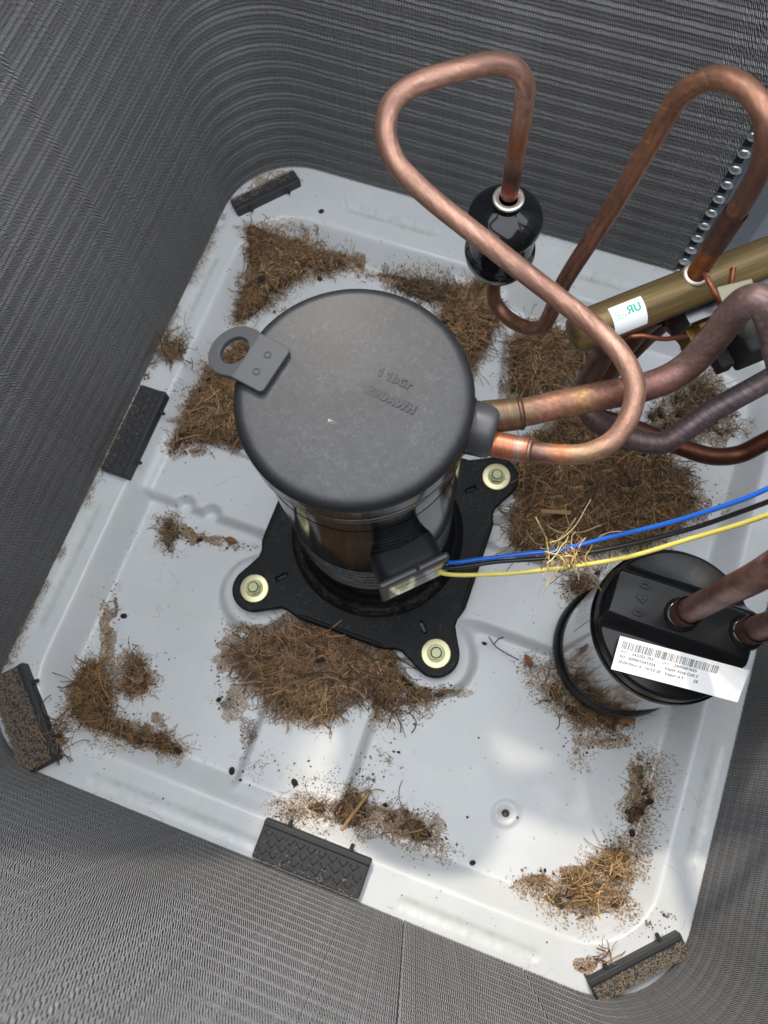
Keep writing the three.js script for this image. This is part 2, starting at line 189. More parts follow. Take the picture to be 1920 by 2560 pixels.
{
  const A = 0.0006, lam = PITCH / 4, y0 = 0.022, N = Math.round(COILH / (lam / 2)), T = 0.0002;
  const pos = [], nor = [], idx = [], fc = [];
  const zig = k => (k % 2 ? A : -A);
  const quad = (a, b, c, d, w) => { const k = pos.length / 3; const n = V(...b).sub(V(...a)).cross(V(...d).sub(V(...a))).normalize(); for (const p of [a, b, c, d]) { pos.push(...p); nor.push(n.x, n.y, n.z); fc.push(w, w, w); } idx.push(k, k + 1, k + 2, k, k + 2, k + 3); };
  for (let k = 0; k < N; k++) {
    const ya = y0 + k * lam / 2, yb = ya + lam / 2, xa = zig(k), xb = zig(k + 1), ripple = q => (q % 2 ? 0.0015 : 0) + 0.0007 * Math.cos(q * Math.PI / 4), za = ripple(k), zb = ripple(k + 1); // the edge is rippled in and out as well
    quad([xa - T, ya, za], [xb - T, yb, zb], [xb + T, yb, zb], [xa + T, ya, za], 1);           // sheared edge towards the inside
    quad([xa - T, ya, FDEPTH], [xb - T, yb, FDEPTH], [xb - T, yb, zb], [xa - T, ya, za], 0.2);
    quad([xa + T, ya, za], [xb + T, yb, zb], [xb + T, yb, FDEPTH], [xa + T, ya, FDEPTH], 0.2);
  }
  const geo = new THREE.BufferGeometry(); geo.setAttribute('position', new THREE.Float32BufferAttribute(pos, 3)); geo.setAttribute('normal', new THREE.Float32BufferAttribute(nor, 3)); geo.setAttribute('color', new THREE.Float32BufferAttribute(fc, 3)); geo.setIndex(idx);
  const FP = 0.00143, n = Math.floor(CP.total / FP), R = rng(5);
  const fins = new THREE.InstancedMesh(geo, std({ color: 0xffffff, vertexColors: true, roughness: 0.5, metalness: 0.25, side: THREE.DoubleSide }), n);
  const M = new THREE.Matrix4(), c = new THREE.Color();
  for (let i = 0; i < n; i++) {
    let s = i * FP, wob = 0; const q = R(); if (q < 0.008) wob = (R() - 0.5) * 0.0016; s += wob + (R() - 0.5) * 0.00016;
    const [x, z, nx, nz] = CP.at(Math.max(0, Math.min(CP.total, s)));
    const tw = (R() - 0.5) * 0.05 + (q < 0.008 ? (R() - 0.5) * 0.06 : 0);
    M.makeBasis(V(nz, 0, -nx), V(0, 1, 0), V(nx, 0, nz)).setPosition(x, (R() - 0.5) * 0.0012, z);
    M.multiply(new THREE.Matrix4().makeRotationY(tw));
    fins.setMatrixAt(i, M);
    const b = (0.41 + 0.12 * fbm(i * 0.02, 3, 4)) * (0.92 + 0.16 * R());
    fins.setColorAt(i, c.setRGB(b * 0.985, b * 0.985, b));
  }
  fins.name = 'fin_pack'; fins.userData.kind = 'stuff'; fins.castShadow = fins.receiveShadow = true; coil.add(fins);
  // the horizontal tubes inside the fins
  const off = []; for (let s = 0; s <= CP.total; s += 0.012) { const [x, z, nx, nz] = CP.at(s); off.push(V(x + nx * 0.0075, 0, z + nz * 0.0075)); }
  const tg = new THREE.TubeGeometry(new THREE.CatmullRomCurve3(off), 220, 0.0048, 10), tm = std({ color: lin(0.22, 0.2, 0.19), metalness: 0.3, roughness: 0.5 });
  for (let k = 0; k * PITCH < COILH - 0.015; k++) { const m = mesh('coil_tube', tg, tm, coil); m.position.y = y0 + PITCH * 0.5 + k * PITCH; }
  // slats of the outer guard, behind the coil
  { const gp = [], gi = [], st = []; for (let q = 0; q <= CP.total; q += 0.02) { const [x, z, nx, nz] = CP.at(q); st.push([x + nx * 0.034, z + nz * 0.034]); }
    for (let k = 0; k < 37; k++) { const ya = 0.03 + k * 0.0205, base = gp.length / 3; st.forEach(([x, z]) => { gp.push(x, ya, z, x, ya + 0.0165, z); }); for (let i = 0; i + 1 < st.length; i++) { const a = base + i * 2; gi.push(a, a + 1, a + 2, a + 2, a + 1, a + 3); } }
    const gg = new THREE.BufferGeometry(); gg.setAttribute('position', new THREE.Float32BufferAttribute(gp, 3)); gg.setIndex(gi); gg.computeVertexNormals(); const m = mesh('guard_slats', gg, std({ color: lin(0.12, 0.12, 0.125), roughness: 0.7, side: THREE.DoubleSide }), coil); m.userData.kind = 'stuff'; }
  // galvanised end plate with the tube ends
  const gal = std({ color: lin(0.2, 0.225, 0.25), metalness: 0.35, roughness: 0.5, bumpMap: dtex(64, 512, (i, j) => { const v = vnoise(i * 0.06, j * 0.5, 2); return [v, v, v]; }, false), bumpScale: 0.0006 });
  const plate = mesh('end_plate', mergeGeometries([new THREE.BoxGeometry(0.0012, COILH, 0.03).translate(0.2065, y0 + COILH / 2, CZ0 - 0.017), new THREE.BoxGeometry(0.053, COILH, 0.0012).translate(0.233, y0 + COILH / 2, CZ0 - 0.0045), new THREE.CylinderGeometry(0.0012, 0.0012, COILH, 8).translate(0.2195, y0 + COILH / 2, CZ0 - 0.0042)]), gal, coil);
  void plate; const slotM = std({ color: lin(0.008, 0.008, 0.009), roughness: 0.8 }), slotG = new RoundedBoxGeometry(0.0082, 0.0098, 0.003, 2, 0.0008); for (let k = 1; k * PITCH < COILH - 0.02; k++) mesh('plate_slot', slotG, slotM, coil).position.set(0.2105, y0 + PITCH * k, CZ0 - 0.0034);
  const bm = std({ color: lin(0.5, 0.54, 0.56), metalness: 0.85, roughness: 0.28 }), bg = new THREE.SphereGeometry(0.0056, 18, 12).scale(1.1, 0.9, 0.5);
  for (let k = 0; k * PITCH < COILH - 0.02; k++) { const b = mesh('tube_end', bg, bm, coil); b.position.set(0.2118, y0 + PITCH * 0.5 + k * PITCH, CZ0 + 0.0005); }
}
// corner cabinet panel beyond the coil
{
  const p = thing('cabinet_panel', 'plain blue grey painted steel corner panel beside the galvanised coil end plate', 'panel', [0, 0, 0]);
  const pm = phy({ color: lin(0.3, 0.33, 0.37), roughness: 0.45, clearcoat: 0.2 });
  mesh('panel_back', new RoundedBoxGeometry(0.19, 0.66, 0.002, 2, 0.0009).translate(0.338, 0.35, -0.402), pm, p);
  mesh('panel_side', new RoundedBoxGeometry(0.002, 0.66, 0.27, 2, 0.0009).translate(0.432, 0.35, -0.266), pm, p);
}

// ---------------------------------------------------------------- shared materials
function copperTex(seed, tints = [], base = [0.64, 0.45, 0.36], tarnish = 0.35) { // u runs along the pipe; tints: [u, width, [r,g,b], strength]
  const W = 1024, H = 128;
  return dtex(W, H, (i, j) => {
    const u = i / W, a = j / H * 2 * Math.PI, x = u * 60, y = Math.cos(a) * 2 + 10, z = Math.sin(a) * 2 + 10;
    const n = fbm(x + z, y * 1.3, seed), n2 = fbm(x * 4 + y, z * 3, seed + 9), n3 = vnoise(i * 0.9, j * 0.9, seed + 3), lo = fbm(u * 9 + z * 0.3, y * 0.4, seed + 30);
    let c = base.map((b, k) => b * (0.74 + 0.36 * n + 0.2 * (n2 - 0.5) + 0.1 * (n3 - 0.5)));
    const pt = fbm(u * 26 + z * 0.5, y * 0.9, seed + 50), k = Math.min(0.85, tarnish * (sstep(0.42, 0.72, lo) + 0.7 * sstep(0.52, 0.62, pt))); c = [c[0] * (1 - k) + 0.36 * k, c[1] * (1 - k) + 0.25 * k, c[2] * (1 - k) + 0.21 * k];
    for (const [tu, tw, tc, ts] of tints) { const q = ts * Math.exp(-Math.pow((u - tu + (n - 0.5) * tw * 1.2) / tw, 2)) * (0.6 + 0.6 * n2); const w = Math.min(1, q); c = c.map((v, m) => v * (1 - w) + tc[m] * (0.75 + 0.5 * n2) * w); }
    if (n2 > 0.8) c = c.map(v => v * 1.12);
    return c.map(v => Math.max(0.02, Math.min(0.98, v)));
  });
}
const copper = (seed, tints, base, tarnish, rough = 0.42, metal = 0.72) => std({ map: copperTex(seed, tints, base, tarnish), metalness: metal, roughness: rough, bumpMap: dtex(256, 64, (i, j) => { const v = vnoise(i * 0.7, j * 0.7, seed); return [v, v, v]; }, false), bumpScale: 0.00006 });
const blackGloss = phy({ color: lin(0.01, 0.011, 0.013), roughness: 0.1, specularIntensity: 0.75 });
const blackSatin = phy({ color: lin(0.016, 0.018, 0.021), roughness: 0.38, clearcoat: 0.35, clearcoatRoughness: 0.3 });
const rubber = std({ color: lin(0.02, 0.021, 0.023), roughness: 0.75 });
const font = await new FontLoader().loadAsync('fonts/droid/droid_sans_bold.typeface.json');
function emboss(text, size, depth) { const g = new TextGeometry(text, { font, size, depth, curveSegments: 4, bevelEnabled: true, bevelThickness: depth * 0.5, bevelSize: size * 0.05, bevelSegments: 2 }); g.computeBoundingBox(); const b = g.boundingBox; g.translate(-(b.min.x + b.max.x) / 2, -(b.min.y + b.max.y) / 2, 0); g.rotateX(-Math.PI / 2); return g; }

// ---------------------------------------------------------------- compressor
{
  const comp = thing('compressor', 'tall black cylindrical scroll compressor with dusty round top, bolted to the pan', 'compressor', [0, 0, 0]);
  // base plate
  const sh = new THREE.Shape(), r = 0.0208, b = 0.0955, e = 0.1055, pts = [];
  for (let q = 0; q < 4; q++) {
    const ca = Math.cos(q * Math.PI / 2), sa = Math.sin(q * Math.PI / 2), rot = (x, y) => pts.push(new THREE.Vector2(x * ca - y * sa, x * sa + y * ca));
    rot(e, -0.046); rot(e + 0.0005, 0.046); rot(0.1025, 0.056); rot(0.1025, 0.064); rot(0.108, 0.075);
    for (let k = 0; k <= 14; k++) { const a = -0.5 + (Math.PI / 2 + 1.0) * k / 14; rot(b + r * Math.cos(a), b + r * Math.sin(a)); }
    rot(0.075, 0.108); rot(0.064, 0.1025); rot(0.056, 0.1025);
  }
  sh.setFromPoints(pts);
  for (const [x, z] of BOLTS) { // slots beside the bolts
    const d = 1 / Math.SQRT2, sx = -Math.sign(x) * d, sy = Math.sign(z) * d, px = x + sx * 0.0215, py = -z + sy * 0.0215, ex = x + sx * 0.034, ey = -z + sy * 0.034, w = 0.0036, h = new THREE.Path();
    h.setFromPoints([new THREE.Vector2(px - sy * w, py + sx * w), new THREE.Vector2(ex - sy * w, ey + sx * w), new THREE.Vector2(ex + sx * w, ey + sy * w), new THREE.Vector2(ex + sy * w, ey - sx * w), new THREE.Vector2(px + sy * w, py - sx * w)]); sh.holes.push(h);
  }
  const pl = new THREE.ExtrudeGeometry(sh, { depth: 0.003, bevelEnabled: true, bevelThickness: 0.0022, bevelSize: 0.0022, bevelSegments: 4, curveSegments: 4 }).rotateX(-Math.PI / 2).translate(0, 0.0248, 0);
  const fl = []; for (let q = 0; q < 4; q++) fl.push(new RoundedBoxGeometry(0.09, 0.017, 0.006, 4, 0.0028).translate(0, 0.022, 0.1055).rotateY(q * Math.PI / 2));
  const scuff = canvas(1024, 1024); { const g = scuff.getContext('2d'), R = rng(77); g.fillStyle = '#121417'; g.fillRect(0, 0, 1024, 1024); for (let i = 0; i < 16000; i++) { const x = R() * 1024, y = R() * 1024, n = fbm(x * 0.012, y * 0.012, 21); if (n < 0.5) continue; g.globalAlpha = 0.2 + 0.3 * R(); g.fillStyle = R() < 0.5 ? '#77736a' : '#4c4a46'; g.beginPath(); g.ellipse(x, y, 1 + R() * 4, 0.6 + R() * 2, R() * 3, 0, 7); g.fill(); } for (let i = 0; i < 260; i++) { const x = R() * 1024, y = R() * 1024, n = fbm(x * 0.012, y * 0.012, 21); if (n < 0.52) continue; g.globalAlpha = 0.35; g.strokeStyle = '#8a8375'; g.lineWidth = 1; g.beginPath(); g.arc(x, y, 4 + R() * 14, R() * 6, R() * 6); g.stroke(); } }
  const sctex = ctex(scuff, true); sctex.repeat.set(4.5, 4.5);
  const plateM = phy({ map: sctex, roughness: 0.42, specularIntensity: 0.32 });
  mesh('base_plate', mergeGeometries([pl, ...fl].map(g => g.index ? g.toNonIndexed() : g)), plateM, comp);
  const collar = lathe([[0.0714, 0.047], [0.0735, 0.0455], [0.0755, 0.042], [0.0775, 0.0375], [0.0795, 0.0372], [0.0812, 0.0362], [0.083, 0.034], [0.085, 0.0322], [0.087, 0.0305]], 96);
  const worn = canvas(1024, 64); { const g = worn.getContext('2d'), R = rng(71); g.fillStyle = '#15171a'; g.fillRect(0, 0, 1024, 64); for (let i = 0; i < 2600; i++) { const x = R() * 1024, y = 24 + (R() + R() - 1) * 22; if (fbm(x * 0.02, 3, 5) < 0.42) continue; g.globalAlpha = 0.12 + 0.25 * R(); g.fillStyle = R() < 0.6 ? '#9a8f7c' : '#5f5a52'; g.fillRect(x, y, 2 + R() * 9, 1 + R() * 1.4); } }
  mesh('base_collar', collar, phy({ map: ctex(worn, true), roughness: 0.4, specularIntensity: 0.4 }), comp);
  // shell, seams and cap
  const shellP = [[0.0715, 0.04], [0.0718, 0.1], [0.0718, 0.322], [0.0728, 0.3235], [0.0732, 0.3255], [0.0727, 0.3275], [0.0722, 0.329], [0.0726, 0.331], [0.0738, 0.3325]];
  mesh('shell', lathe(shellP, 128), blackGloss, comp);
  const capTexC = canvas(1536, 1536); {
    const g = capTexC.getContext('2d'), R = rng(31); g.fillStyle = '#282b30'; g.fillRect(0, 0, 1536, 1536);
    for (let i = 0; i < 5200; i++) { const x = R() * 1536, y = R() * 1536, rr = 2 + R() * 14; g.globalAlpha = 0.05; g.fillStyle = R() < 0.55 ? '#3d4044' : '#1c1e21'; g.beginPath(); g.arc(x, y, rr, 0, 7); g.fill(); }
    for (let i = 0; i < 120; i++) { const x = R() * 1536, y = R() * 1536, rr = 60 + R() * 160; g.globalAlpha = 0.05; g.fillStyle = R() < 0.5 ? '#4a4a48' : '#17191c'; g.beginPath(); g.ellipse(x, y, rr, rr * 0.6, R() * 3, 0, 7); g.fill(); }
    g.lineCap = 'round';
    for (let i = 0; i < 5200; i++) { let x = R() * 1536, y = R() * 1536, a = R() * 7; if (fbm(x * 0.008, y * 0.008, 40) < 0.4) continue; g.globalAlpha = 0.08 + 0.2 * R(); g.strokeStyle = '#a6a8a8'; g.lineWidth = 0.8 + R() * 1.1; g.beginPath(); g.moveTo(x, y); for (let k = 0; k < 9; k++) { a += (R() - 0.5) * 2.2; x += Math.cos(a) * 5; y += Math.sin(a) * 5; g.lineTo(x, y); } g.stroke(); }
    const loop = (cx, cy, rr, al) => { g.globalAlpha = al; g.strokeStyle = '#c2bfb4'; g.lineWidth = 1.1; g.beginPath(); for (let k = 0; k <= 40; k++) { const a = k / 40 * 6.3, q = rr * (0.8 + 0.45 * vnoise(k * 0.6, cx, 3)); const X = cx + q * Math.cos(a), Y = cy + q * Math.sin(a); k ? g.lineTo(X, Y) : g.moveTo(X, Y); } g.stroke(); };
    loop(860, 900, 42, 0.4); loop(780, 915, 26, 0.3); loop(700, 960, 20, 0.3); loop(560, 720, 24, 0.4); loop(1010, 1180, 60, 0.25); loop(620, 1090, 40, 0.2);
    for (let i = 0; i < 260; i++) { const a = R() * 7, q = 200 + R() * 520; g.globalAlpha = 0.5 + R() * 0.5; g.fillStyle = '#d9d8d2'; const s = 0.8 + R() * 1.6; g.fillRect(768 + q * Math.cos(a), 768 + q * Math.sin(a), s, s); }
    g.globalAlpha = 0.5; g.fillStyle = '#c9c3ae'; for (let i = 0; i < 90; i++) g.fillRect(690 + R() * 70 * R(), 985 + R() * 34 * R(), 3, 3);
    for (let i = 0; i < 120; i++) { g.globalAlpha = 0.3; g.fillRect(1190 + R() * 60, 830 + R() * 130, 2, 3); }
    // dust has been wiped thin towards the rim, where the black paint shows
    for (let y = 0; y < 1536; y += 4) for (let x = 0; x < 1536; x += 4) { const q = Math.hypot(x - 768, y - 768) / 768, w = sstep(0.8, 0.97, q + 0.05 * (fbm(x * 0.01, y * 0.01, 51) - 0.5)); if (w > 0.02) { g.globalAlpha = w * 0.8; g.fillStyle = '#1b1d21'; g.fillRect(x, y, 4, 4); } }
  }
  const RC = 0.0757, capP = []; mesh('cap_skirt', lathe([[0.0725, 0.3335], [0.0745, 0.334], [0.0753, 0.3355], [0.0753, 0.3395], [0.0748, 0.3415], [0.0755, 0.3432], [RC, 0.346], [RC, 0.3575]], 128), blackGloss, comp); for (let k = 0; k <= 10; k++) { const a = k / 10 * Math.PI / 2; capP.push([RC - 0.008 + 0.008 * Math.cos(a), 0.3575 + 0.008 * Math.sin(a)]); } for (const q of [0.063, 0.055, 0.045, 0.03, 0.015, 0]) capP.push([q, 0.3655 + 0.0014 * (1 - q / 0.0677)]);
  const capG = lathe(capP, 128); { const p = capG.attributes.position, u = capG.attributes.uv; for (let i = 0; i < p.count; i++) u.setXY(i, 0.5 + p.getX(i) / (2 * RC + 0.004), 0.5 - p.getZ(i) / (2 * RC + 0.004)); }
  const cap = mesh('cap', capG, phy({ map: ctex(capTexC), roughness: 0.52, clearcoat: 0.1, clearcoatRoughness: 0.3, specularIntensity: 0.8, bumpMap: dtex(256, 256, (i, j) => { const v = fbm(i * 0.12, j * 0.12, 8); return [v, v, v]; }, false), bumpScale: 0.0003 }), comp);
  cap.userData.label = 'dusty dark grey round top of the compressor';
  const inkM = phy({ color: lin(0.031, 0.034, 0.039), roughness: 0.52, specularIntensity: 0.7 });
  const st = emboss('1 1bGr', 0.0054, 0.00012), s2 = emboss('29DAWH', 0.0058, 0.00012);
  st.rotateY(-0.12); s2.rotateY(-0.12); st.translate(0.0215, 0.36665, -0.0165); s2.translate(0.024, 0.36675, -0.0025);
  mesh('stamped_letters', mergeGeometries([st, s2]), inkM, comp);
  // lifting tab
  const tabM = phy({ color: lin(0.06, 0.064, 0.07), roughness: 0.5, specularIntensity: 0.5 });
  const flat = new THREE.Shape(); flat.moveTo(-0.0098, -0.0165); flat.lineTo(0.0085, -0.0165); flat.quadraticCurveTo(0.0115, -0.0165, 0.0115, -0.0135); flat.lineTo(0.0115, 0.0135); flat.quadraticCurveTo(0.0115, 0.0165, 0.0085, 0.0165); flat.lineTo(-0.0098, 0.0165);
  const ring = new THREE.Shape(); ring.moveTo(0.0012, -0.0165); ring.lineTo(0.0012, 0.0165); ring.lineTo(-0.0045, 0.0178); ring.absarc(-0.009, 0, 0.0178, Math.PI * 0.42, Math.PI * 1.58, false);
  const hole = new THREE.Path(); hole.absarc(-0.0092, 0, 0.0107, 0, 6.2832, true); ring.holes.push(hole);
  const ex = { depth: 0.003, bevelEnabled: true, bevelThickness: 0.0006, bevelSize: 0.0006, bevelSegments: 2, curveSegments: 20 };
  const fg = new THREE.ExtrudeGeometry(flat, ex).rotateX(-Math.PI / 2), rg = new THREE.ExtrudeGeometry(ring, ex).rotateX(-Math.PI / 2);
  rg.rotateZ(0.3); rg.translate(-0.0102, 0, 0); // the eye bends down past the rim
  const dim = []; for (const q of [-0.0065, 0.0065]) dim.push(new THREE.TorusGeometry(0.002, 0.0005, 8, 20).rotateX(Math.PI / 2).translate(0.0015, 0.0037, q).toNonIndexed());
  const tab = mesh('lifting_tab', mergeGeometries([fg, rg, ...dim]), tabM, comp);
  tab.position.set(-0.0605, 0.3672, 0.002); tab.rotation.y = -0.18;
  // pipe plug
  const plugM = phy({ color: lin(0.045, 0.048, 0.055), roughness: 0.45, clearcoat: 0.25, clearcoatRoughness: 0.3 });
  const plug = along(lathe([[0, 0.0255], [0.012, 0.0255], [0.0155, 0.025], [0.0174, 0.0228], [0.018, 0.0195], [0.018, 0.009], [0.0168, 0.0065], [0.0168, 0]], 48), [0.0645, 0.3265, -0.0165], [1, 0.0, -0.1]);
  mesh('pipe_plug', plug, plugM, comp);
  mesh('weld_ring', along(new THREE.TorusGeometry(0.0178, 0.0022, 10, 48).rotateX(Math.PI / 2), [0.0712, 0.3262, -0.0172], [1, 0.0, -0.1]), blackGloss, comp);
  // wrap-round label
  const lab = canvas(1024, 512); { const g = lab.getContext('2d'); g.fillStyle = '#101113'; g.fillRect(0, 0, 1024, 512); g.fillStyle = '#8f9396'; g.fillRect(0, 330, 1024, 182); g.fillStyle = '#9a5236'; g.fillRect(0, 470, 1024, 8); g.strokeStyle = '#66605a'; g.lineWidth = 2; g.strokeRect(360, 70, 300, 150); const R = rng(3); g.fillStyle = '#4a4c4f'; for (let r = 0; r < 4; r++) for (let x = 20; x < 1000;) { const w = 8 + R() * 22; if (R() < 0.8) g.fillRect(x, 345 + r * 30, w, 11); x += w + 5; } g.fillStyle = '#55565a'; for (let r = 0; r < 5; r++) for (let x = 380; x < 640;) { const w = 6 + R() * 16; g.fillRect(x, 85 + r * 26, w, 7); x += w + 6; } }
  const lg = new THREE.CylinderGeometry(0.0721, 0.0721, 0.2, 64, 1, true, -0.9, 2.7).translate(0, 0.2, 0);
  mesh('shell_label', lg, phy({ map: ctex(lab), roughness: 0.12, specularIntensity: 0.75 }), comp);
  // terminal box
  const tb = new THREE.Group(); tb.name = 'terminal_box'; tb.position.set(0, 0.2125, 0); tb.rotation.y = Math.PI / 4; comp.add(tb); // local z points out of the shell
  mesh('box_body', new RoundedBoxGeometry(0.051, 0.05, 0.034, 5, 0.0105).translate(-0.003, 0, 0.078), phy({ color: lin(0.014, 0.016, 0.019), roughness: 0.5, specularIntensity: 0.4 }), tb);
  mesh('box_cover', new RoundedBoxGeometry(0.0575, 0.053, 0.0062, 4, 0.0028).translate(-0.003, 0, 0.0925), phy({ color: lin(0.05, 0.05, 0.052), roughness: 0.45, clearcoat: 0.3 }), tb);
  mesh('cover_peg', new THREE.SphereGeometry(0.0016, 12, 8).translate(0.0, 0.0265, 0.0925), rubber, tb);
  const wl = canvas(512, 384); { const g = wl.getContext('2d'), R = rng(8); g.fillStyle = '#77797b'; g.fillRect(0, 0, 512, 384); g.fillStyle = '#c98a55'; g.fillRect(20, 30, 470, 34); g.fillStyle = '#e5e6e6'; g.fillRect(20, 74, 470, 36); g.fillStyle = '#55709a'; g.beginPath(); g.ellipse(250, 140, 120, 26, 0, 0, 7); g.fill(); g.fillStyle = '#e4e5e6'; g.fillRect(20, 180, 470, 80); g.fillStyle = '#c8643a'; g.fillRect(30, 190, 60, 60); g.fillStyle = '#f0f0f0'; g.fillRect(20, 276, 470, 90); g.fillStyle = '#55575a'; for (let r = 0; r < 6; r++) for (let x = 110; x < 470;) { const w = 6 + R() * 20; g.fillRect(x, 190 + r * 28, w, 8); x += w + 6; } for (let x = 60; x < 470;) { const w = 8 + R() * 22; g.fillRect(x, 84, w, 12); x += w + 6; } }
  mesh('cover_label', new THREE.PlaneGeometry(0.048, 0.042).translate(-0.003, 0, 0.0959), phy({ map: ctex(wl), roughness: 0.3, clearcoat: 0.6 }), tb);
  // feet: rubber, washer, bolt
  const zinc = std({ color: lin(0.74, 0.69, 0.42), metalness: 0.6, roughness: 0.36 }), green = std({ color: lin(0.34, 0.36, 0.2), metalness: 0.7, roughness: 0.38 });
  for (const [x, z] of BOLTS) {
    const f = mesh('grommet', lathe([[0.004, 0.009], [0.0165, 0.009], [0.0175, 0.012], [0.0155, 0.017], [0.0175, 0.0215], [0.0165, 0.0245], [0.004, 0.0245]], 32).translate(0, 0, 0), rubber, comp); f.position.set(x, 0, z);
    const w = mesh('washer', lathe([[0.0045, 0.0302], [0.0138, 0.0302], [0.0142, 0.0308], [0.0142, 0.0318], [0.0137, 0.0324], [0.0065, 0.0328], [0.0045, 0.0328]], 40), zinc, comp); w.position.set(x, 0, z);
    const h = mesh('bolt', mergeGeometries([new THREE.CylinderGeometry(0.0074, 0.0077, 0.0055, 6).translate(0, 0.0355, 0), new THREE.CylinderGeometry(0.0084, 0.0088, 0.0014, 28).translate(0, 0.0334, 0), new THREE.CylinderGeometry(0.0044, 0.0058, 0.0012, 20).translate(0, 0.0388, 0)]), green, w); h.rotation.y = x * 30 + z * 11;
  }
}

// ---------------------------------------------------------------- copper pipes
const discharge = [[0.085,0.3265,-0.0105],[0.097,0.3275,-0.0115],[0.109,0.329,-0.0125],[0.13,0.334,-0.0145],[0.149,0.339,-0.02],[0.1618,0.3468,-0.032],[0.1649,0.357,-0.0482],[0.1612,0.3632,-0.0623],[0.1497,0.3668,-0.0748],[0.133,0.3685,-0.0855],[0.063,0.388,-0.105],[0,0.41,-0.1205],[-0.018,0.419,-0.128],[-0.027,0.427,-0.14],[-0.028,0.432,-0.155],[-0.019,0.435,-0.168],[0.005,0.436,-0.187],[0.022,0.434,-0.199],[0.033,0.428,-0.204],[0.04,0.417,-0.205],[0.0415,0.402,-0.205],[0.0415,0.372,-0.205],[0.042,0.318,-0.203]];
const rust = [0.68, 0.42, 0.27], smoke = [0.36, 0.27, 0.26], purple = [0.45, 0.30, 0.30];
{
  const p = thing('discharge_pipe', 'bright copper pipe looping from the compressor plug up to the black muffler', 'pipe');
  mesh('pipe_tube', tube(discharge, 0.0065, 260, 24), copper(1, [[0.03, 0.02, rust, 1.1], [0.06, 0.015, smoke, 0.9], [0.09, 0.012, rust, 0.8], [0.12, 0.02, [0.6, 0.5, 0.36], 0.6], [0.9, 0.03, [0.6, 0.33, 0.2], 0.7], [0.96, 0.02, [0.3, 0.2, 0.17], 0.9], [0.985, 0.012, [0.5, 0.2, 0.14], 0.9]], [0.74, 0.57, 0.49], 0.32, 0.48, 0.55), p);
  const c = curve(discharge), sl = []; for (let k = 0; k <= 8; k++) { const q = c.getPointAt(0.004 + 0.05 * k / 8); sl.push([q.x, q.y, q.z]); }
  mesh('swaged_sleeve', tube(sl, 0.0086, 24, 24), copper(2, [[0.3, 0.25, [0.66, 0.43, 0.31], 0.6], [0.75, 0.12, [0.62, 0.52, 0.48], 1]], [0.74, 0.45, 0.34], 0.2), p);
  const e = c.getPointAt(0.054), t = c.getTangentAt(0.054);
  mesh('braze_ring', along(new THREE.TorusGeometry(0.0069, 0.0021, 10, 28).rotateX(Math.PI / 2), e.toArray(), t.toArray()), copper(3, [], [0.62, 0.5, 0.42], 0.4), p);
}
{
  const m = thing('muffler', 'glossy black rounded muffler can hanging between two copper pipes', 'muffler', [0.0425, 0, -0.2]);
  mesh('can', lathe([[0.0066, 0.317], [0.0095, 0.316], [0.0098, 0.311], [0.0104, 0.3105], [0.0125, 0.3095], [0.018, 0.3075], [0.024, 0.304], [0.0275, 0.2995], [0.0288, 0.2945], [0.0286, 0.29], [0.027, 0.287], [0.0262, 0.282], [0.0257, 0.262], [0.0278, 0.2595], [0.0284, 0.255], [0.0272, 0.2475], [0.0235, 0.239], [0.018, 0.2325], [0.011, 0.2285], [0.0075, 0.226], [0.0066, 0.212]], 72), blackGloss, m);
  mesh('solder_ring', lathe([[0.007, 0.3185], [0.0085, 0.3195], [0.0112, 0.3195], [0.0118, 0.3178], [0.011, 0.3165], [0.007, 0.3165]], 40), std({ color: lin(0.72, 0.68, 0.6), metalness: 0.8, roughness: 0.35 }), m);
}
const loop2 = [[0.042,0.214,-0.201],[0.0425,0.196,-0.2],[0.046,0.184,-0.197],[0.055,0.178,-0.192],[0.068,0.178,-0.186],[0.084,0.186,-0.18],[0.0935,0.2,-0.1775],[0.0965,0.218,-0.178],[0.099,0.259,-0.182],[0.116,0.35,-0.196],[0.126,0.415,-0.204],[0.131,0.441,-0.205],[0.143,0.457,-0.203],[0.159,0.465,-0.193],[0.173,0.463,-0.181],[0.182,0.446,-0.175],[0.185,0.42,-0.173],[0.183,0.38,-0.169],[0.181,0.342,-0.163]];
{
  const p = thing('loop_pipe', 'tall copper hairpin pipe rising from the muffler and dropping into the brass valve', 'pipe');
  mesh('pipe_tube', tube(loop2, 0.0065, 240, 24), copper(4, [[0.84, 0.06, smoke, 0.6], [0.92, 0.02, smoke, 1], [0.97, 0.03, [0.58, 0.33, 0.17], 0.9]], [0.64, 0.46, 0.365], 0.3, 0.44, 0.65), p);
  mesh('joint_sleeve', tube([[0.1845, 0.4, -0.171], [0.1835, 0.385, -0.1695], [0.1825, 0.368, -0.1675]], 0.0074, 12, 24), copper(5, [], [0.45, 0.33, 0.31], 0.6), p);
}
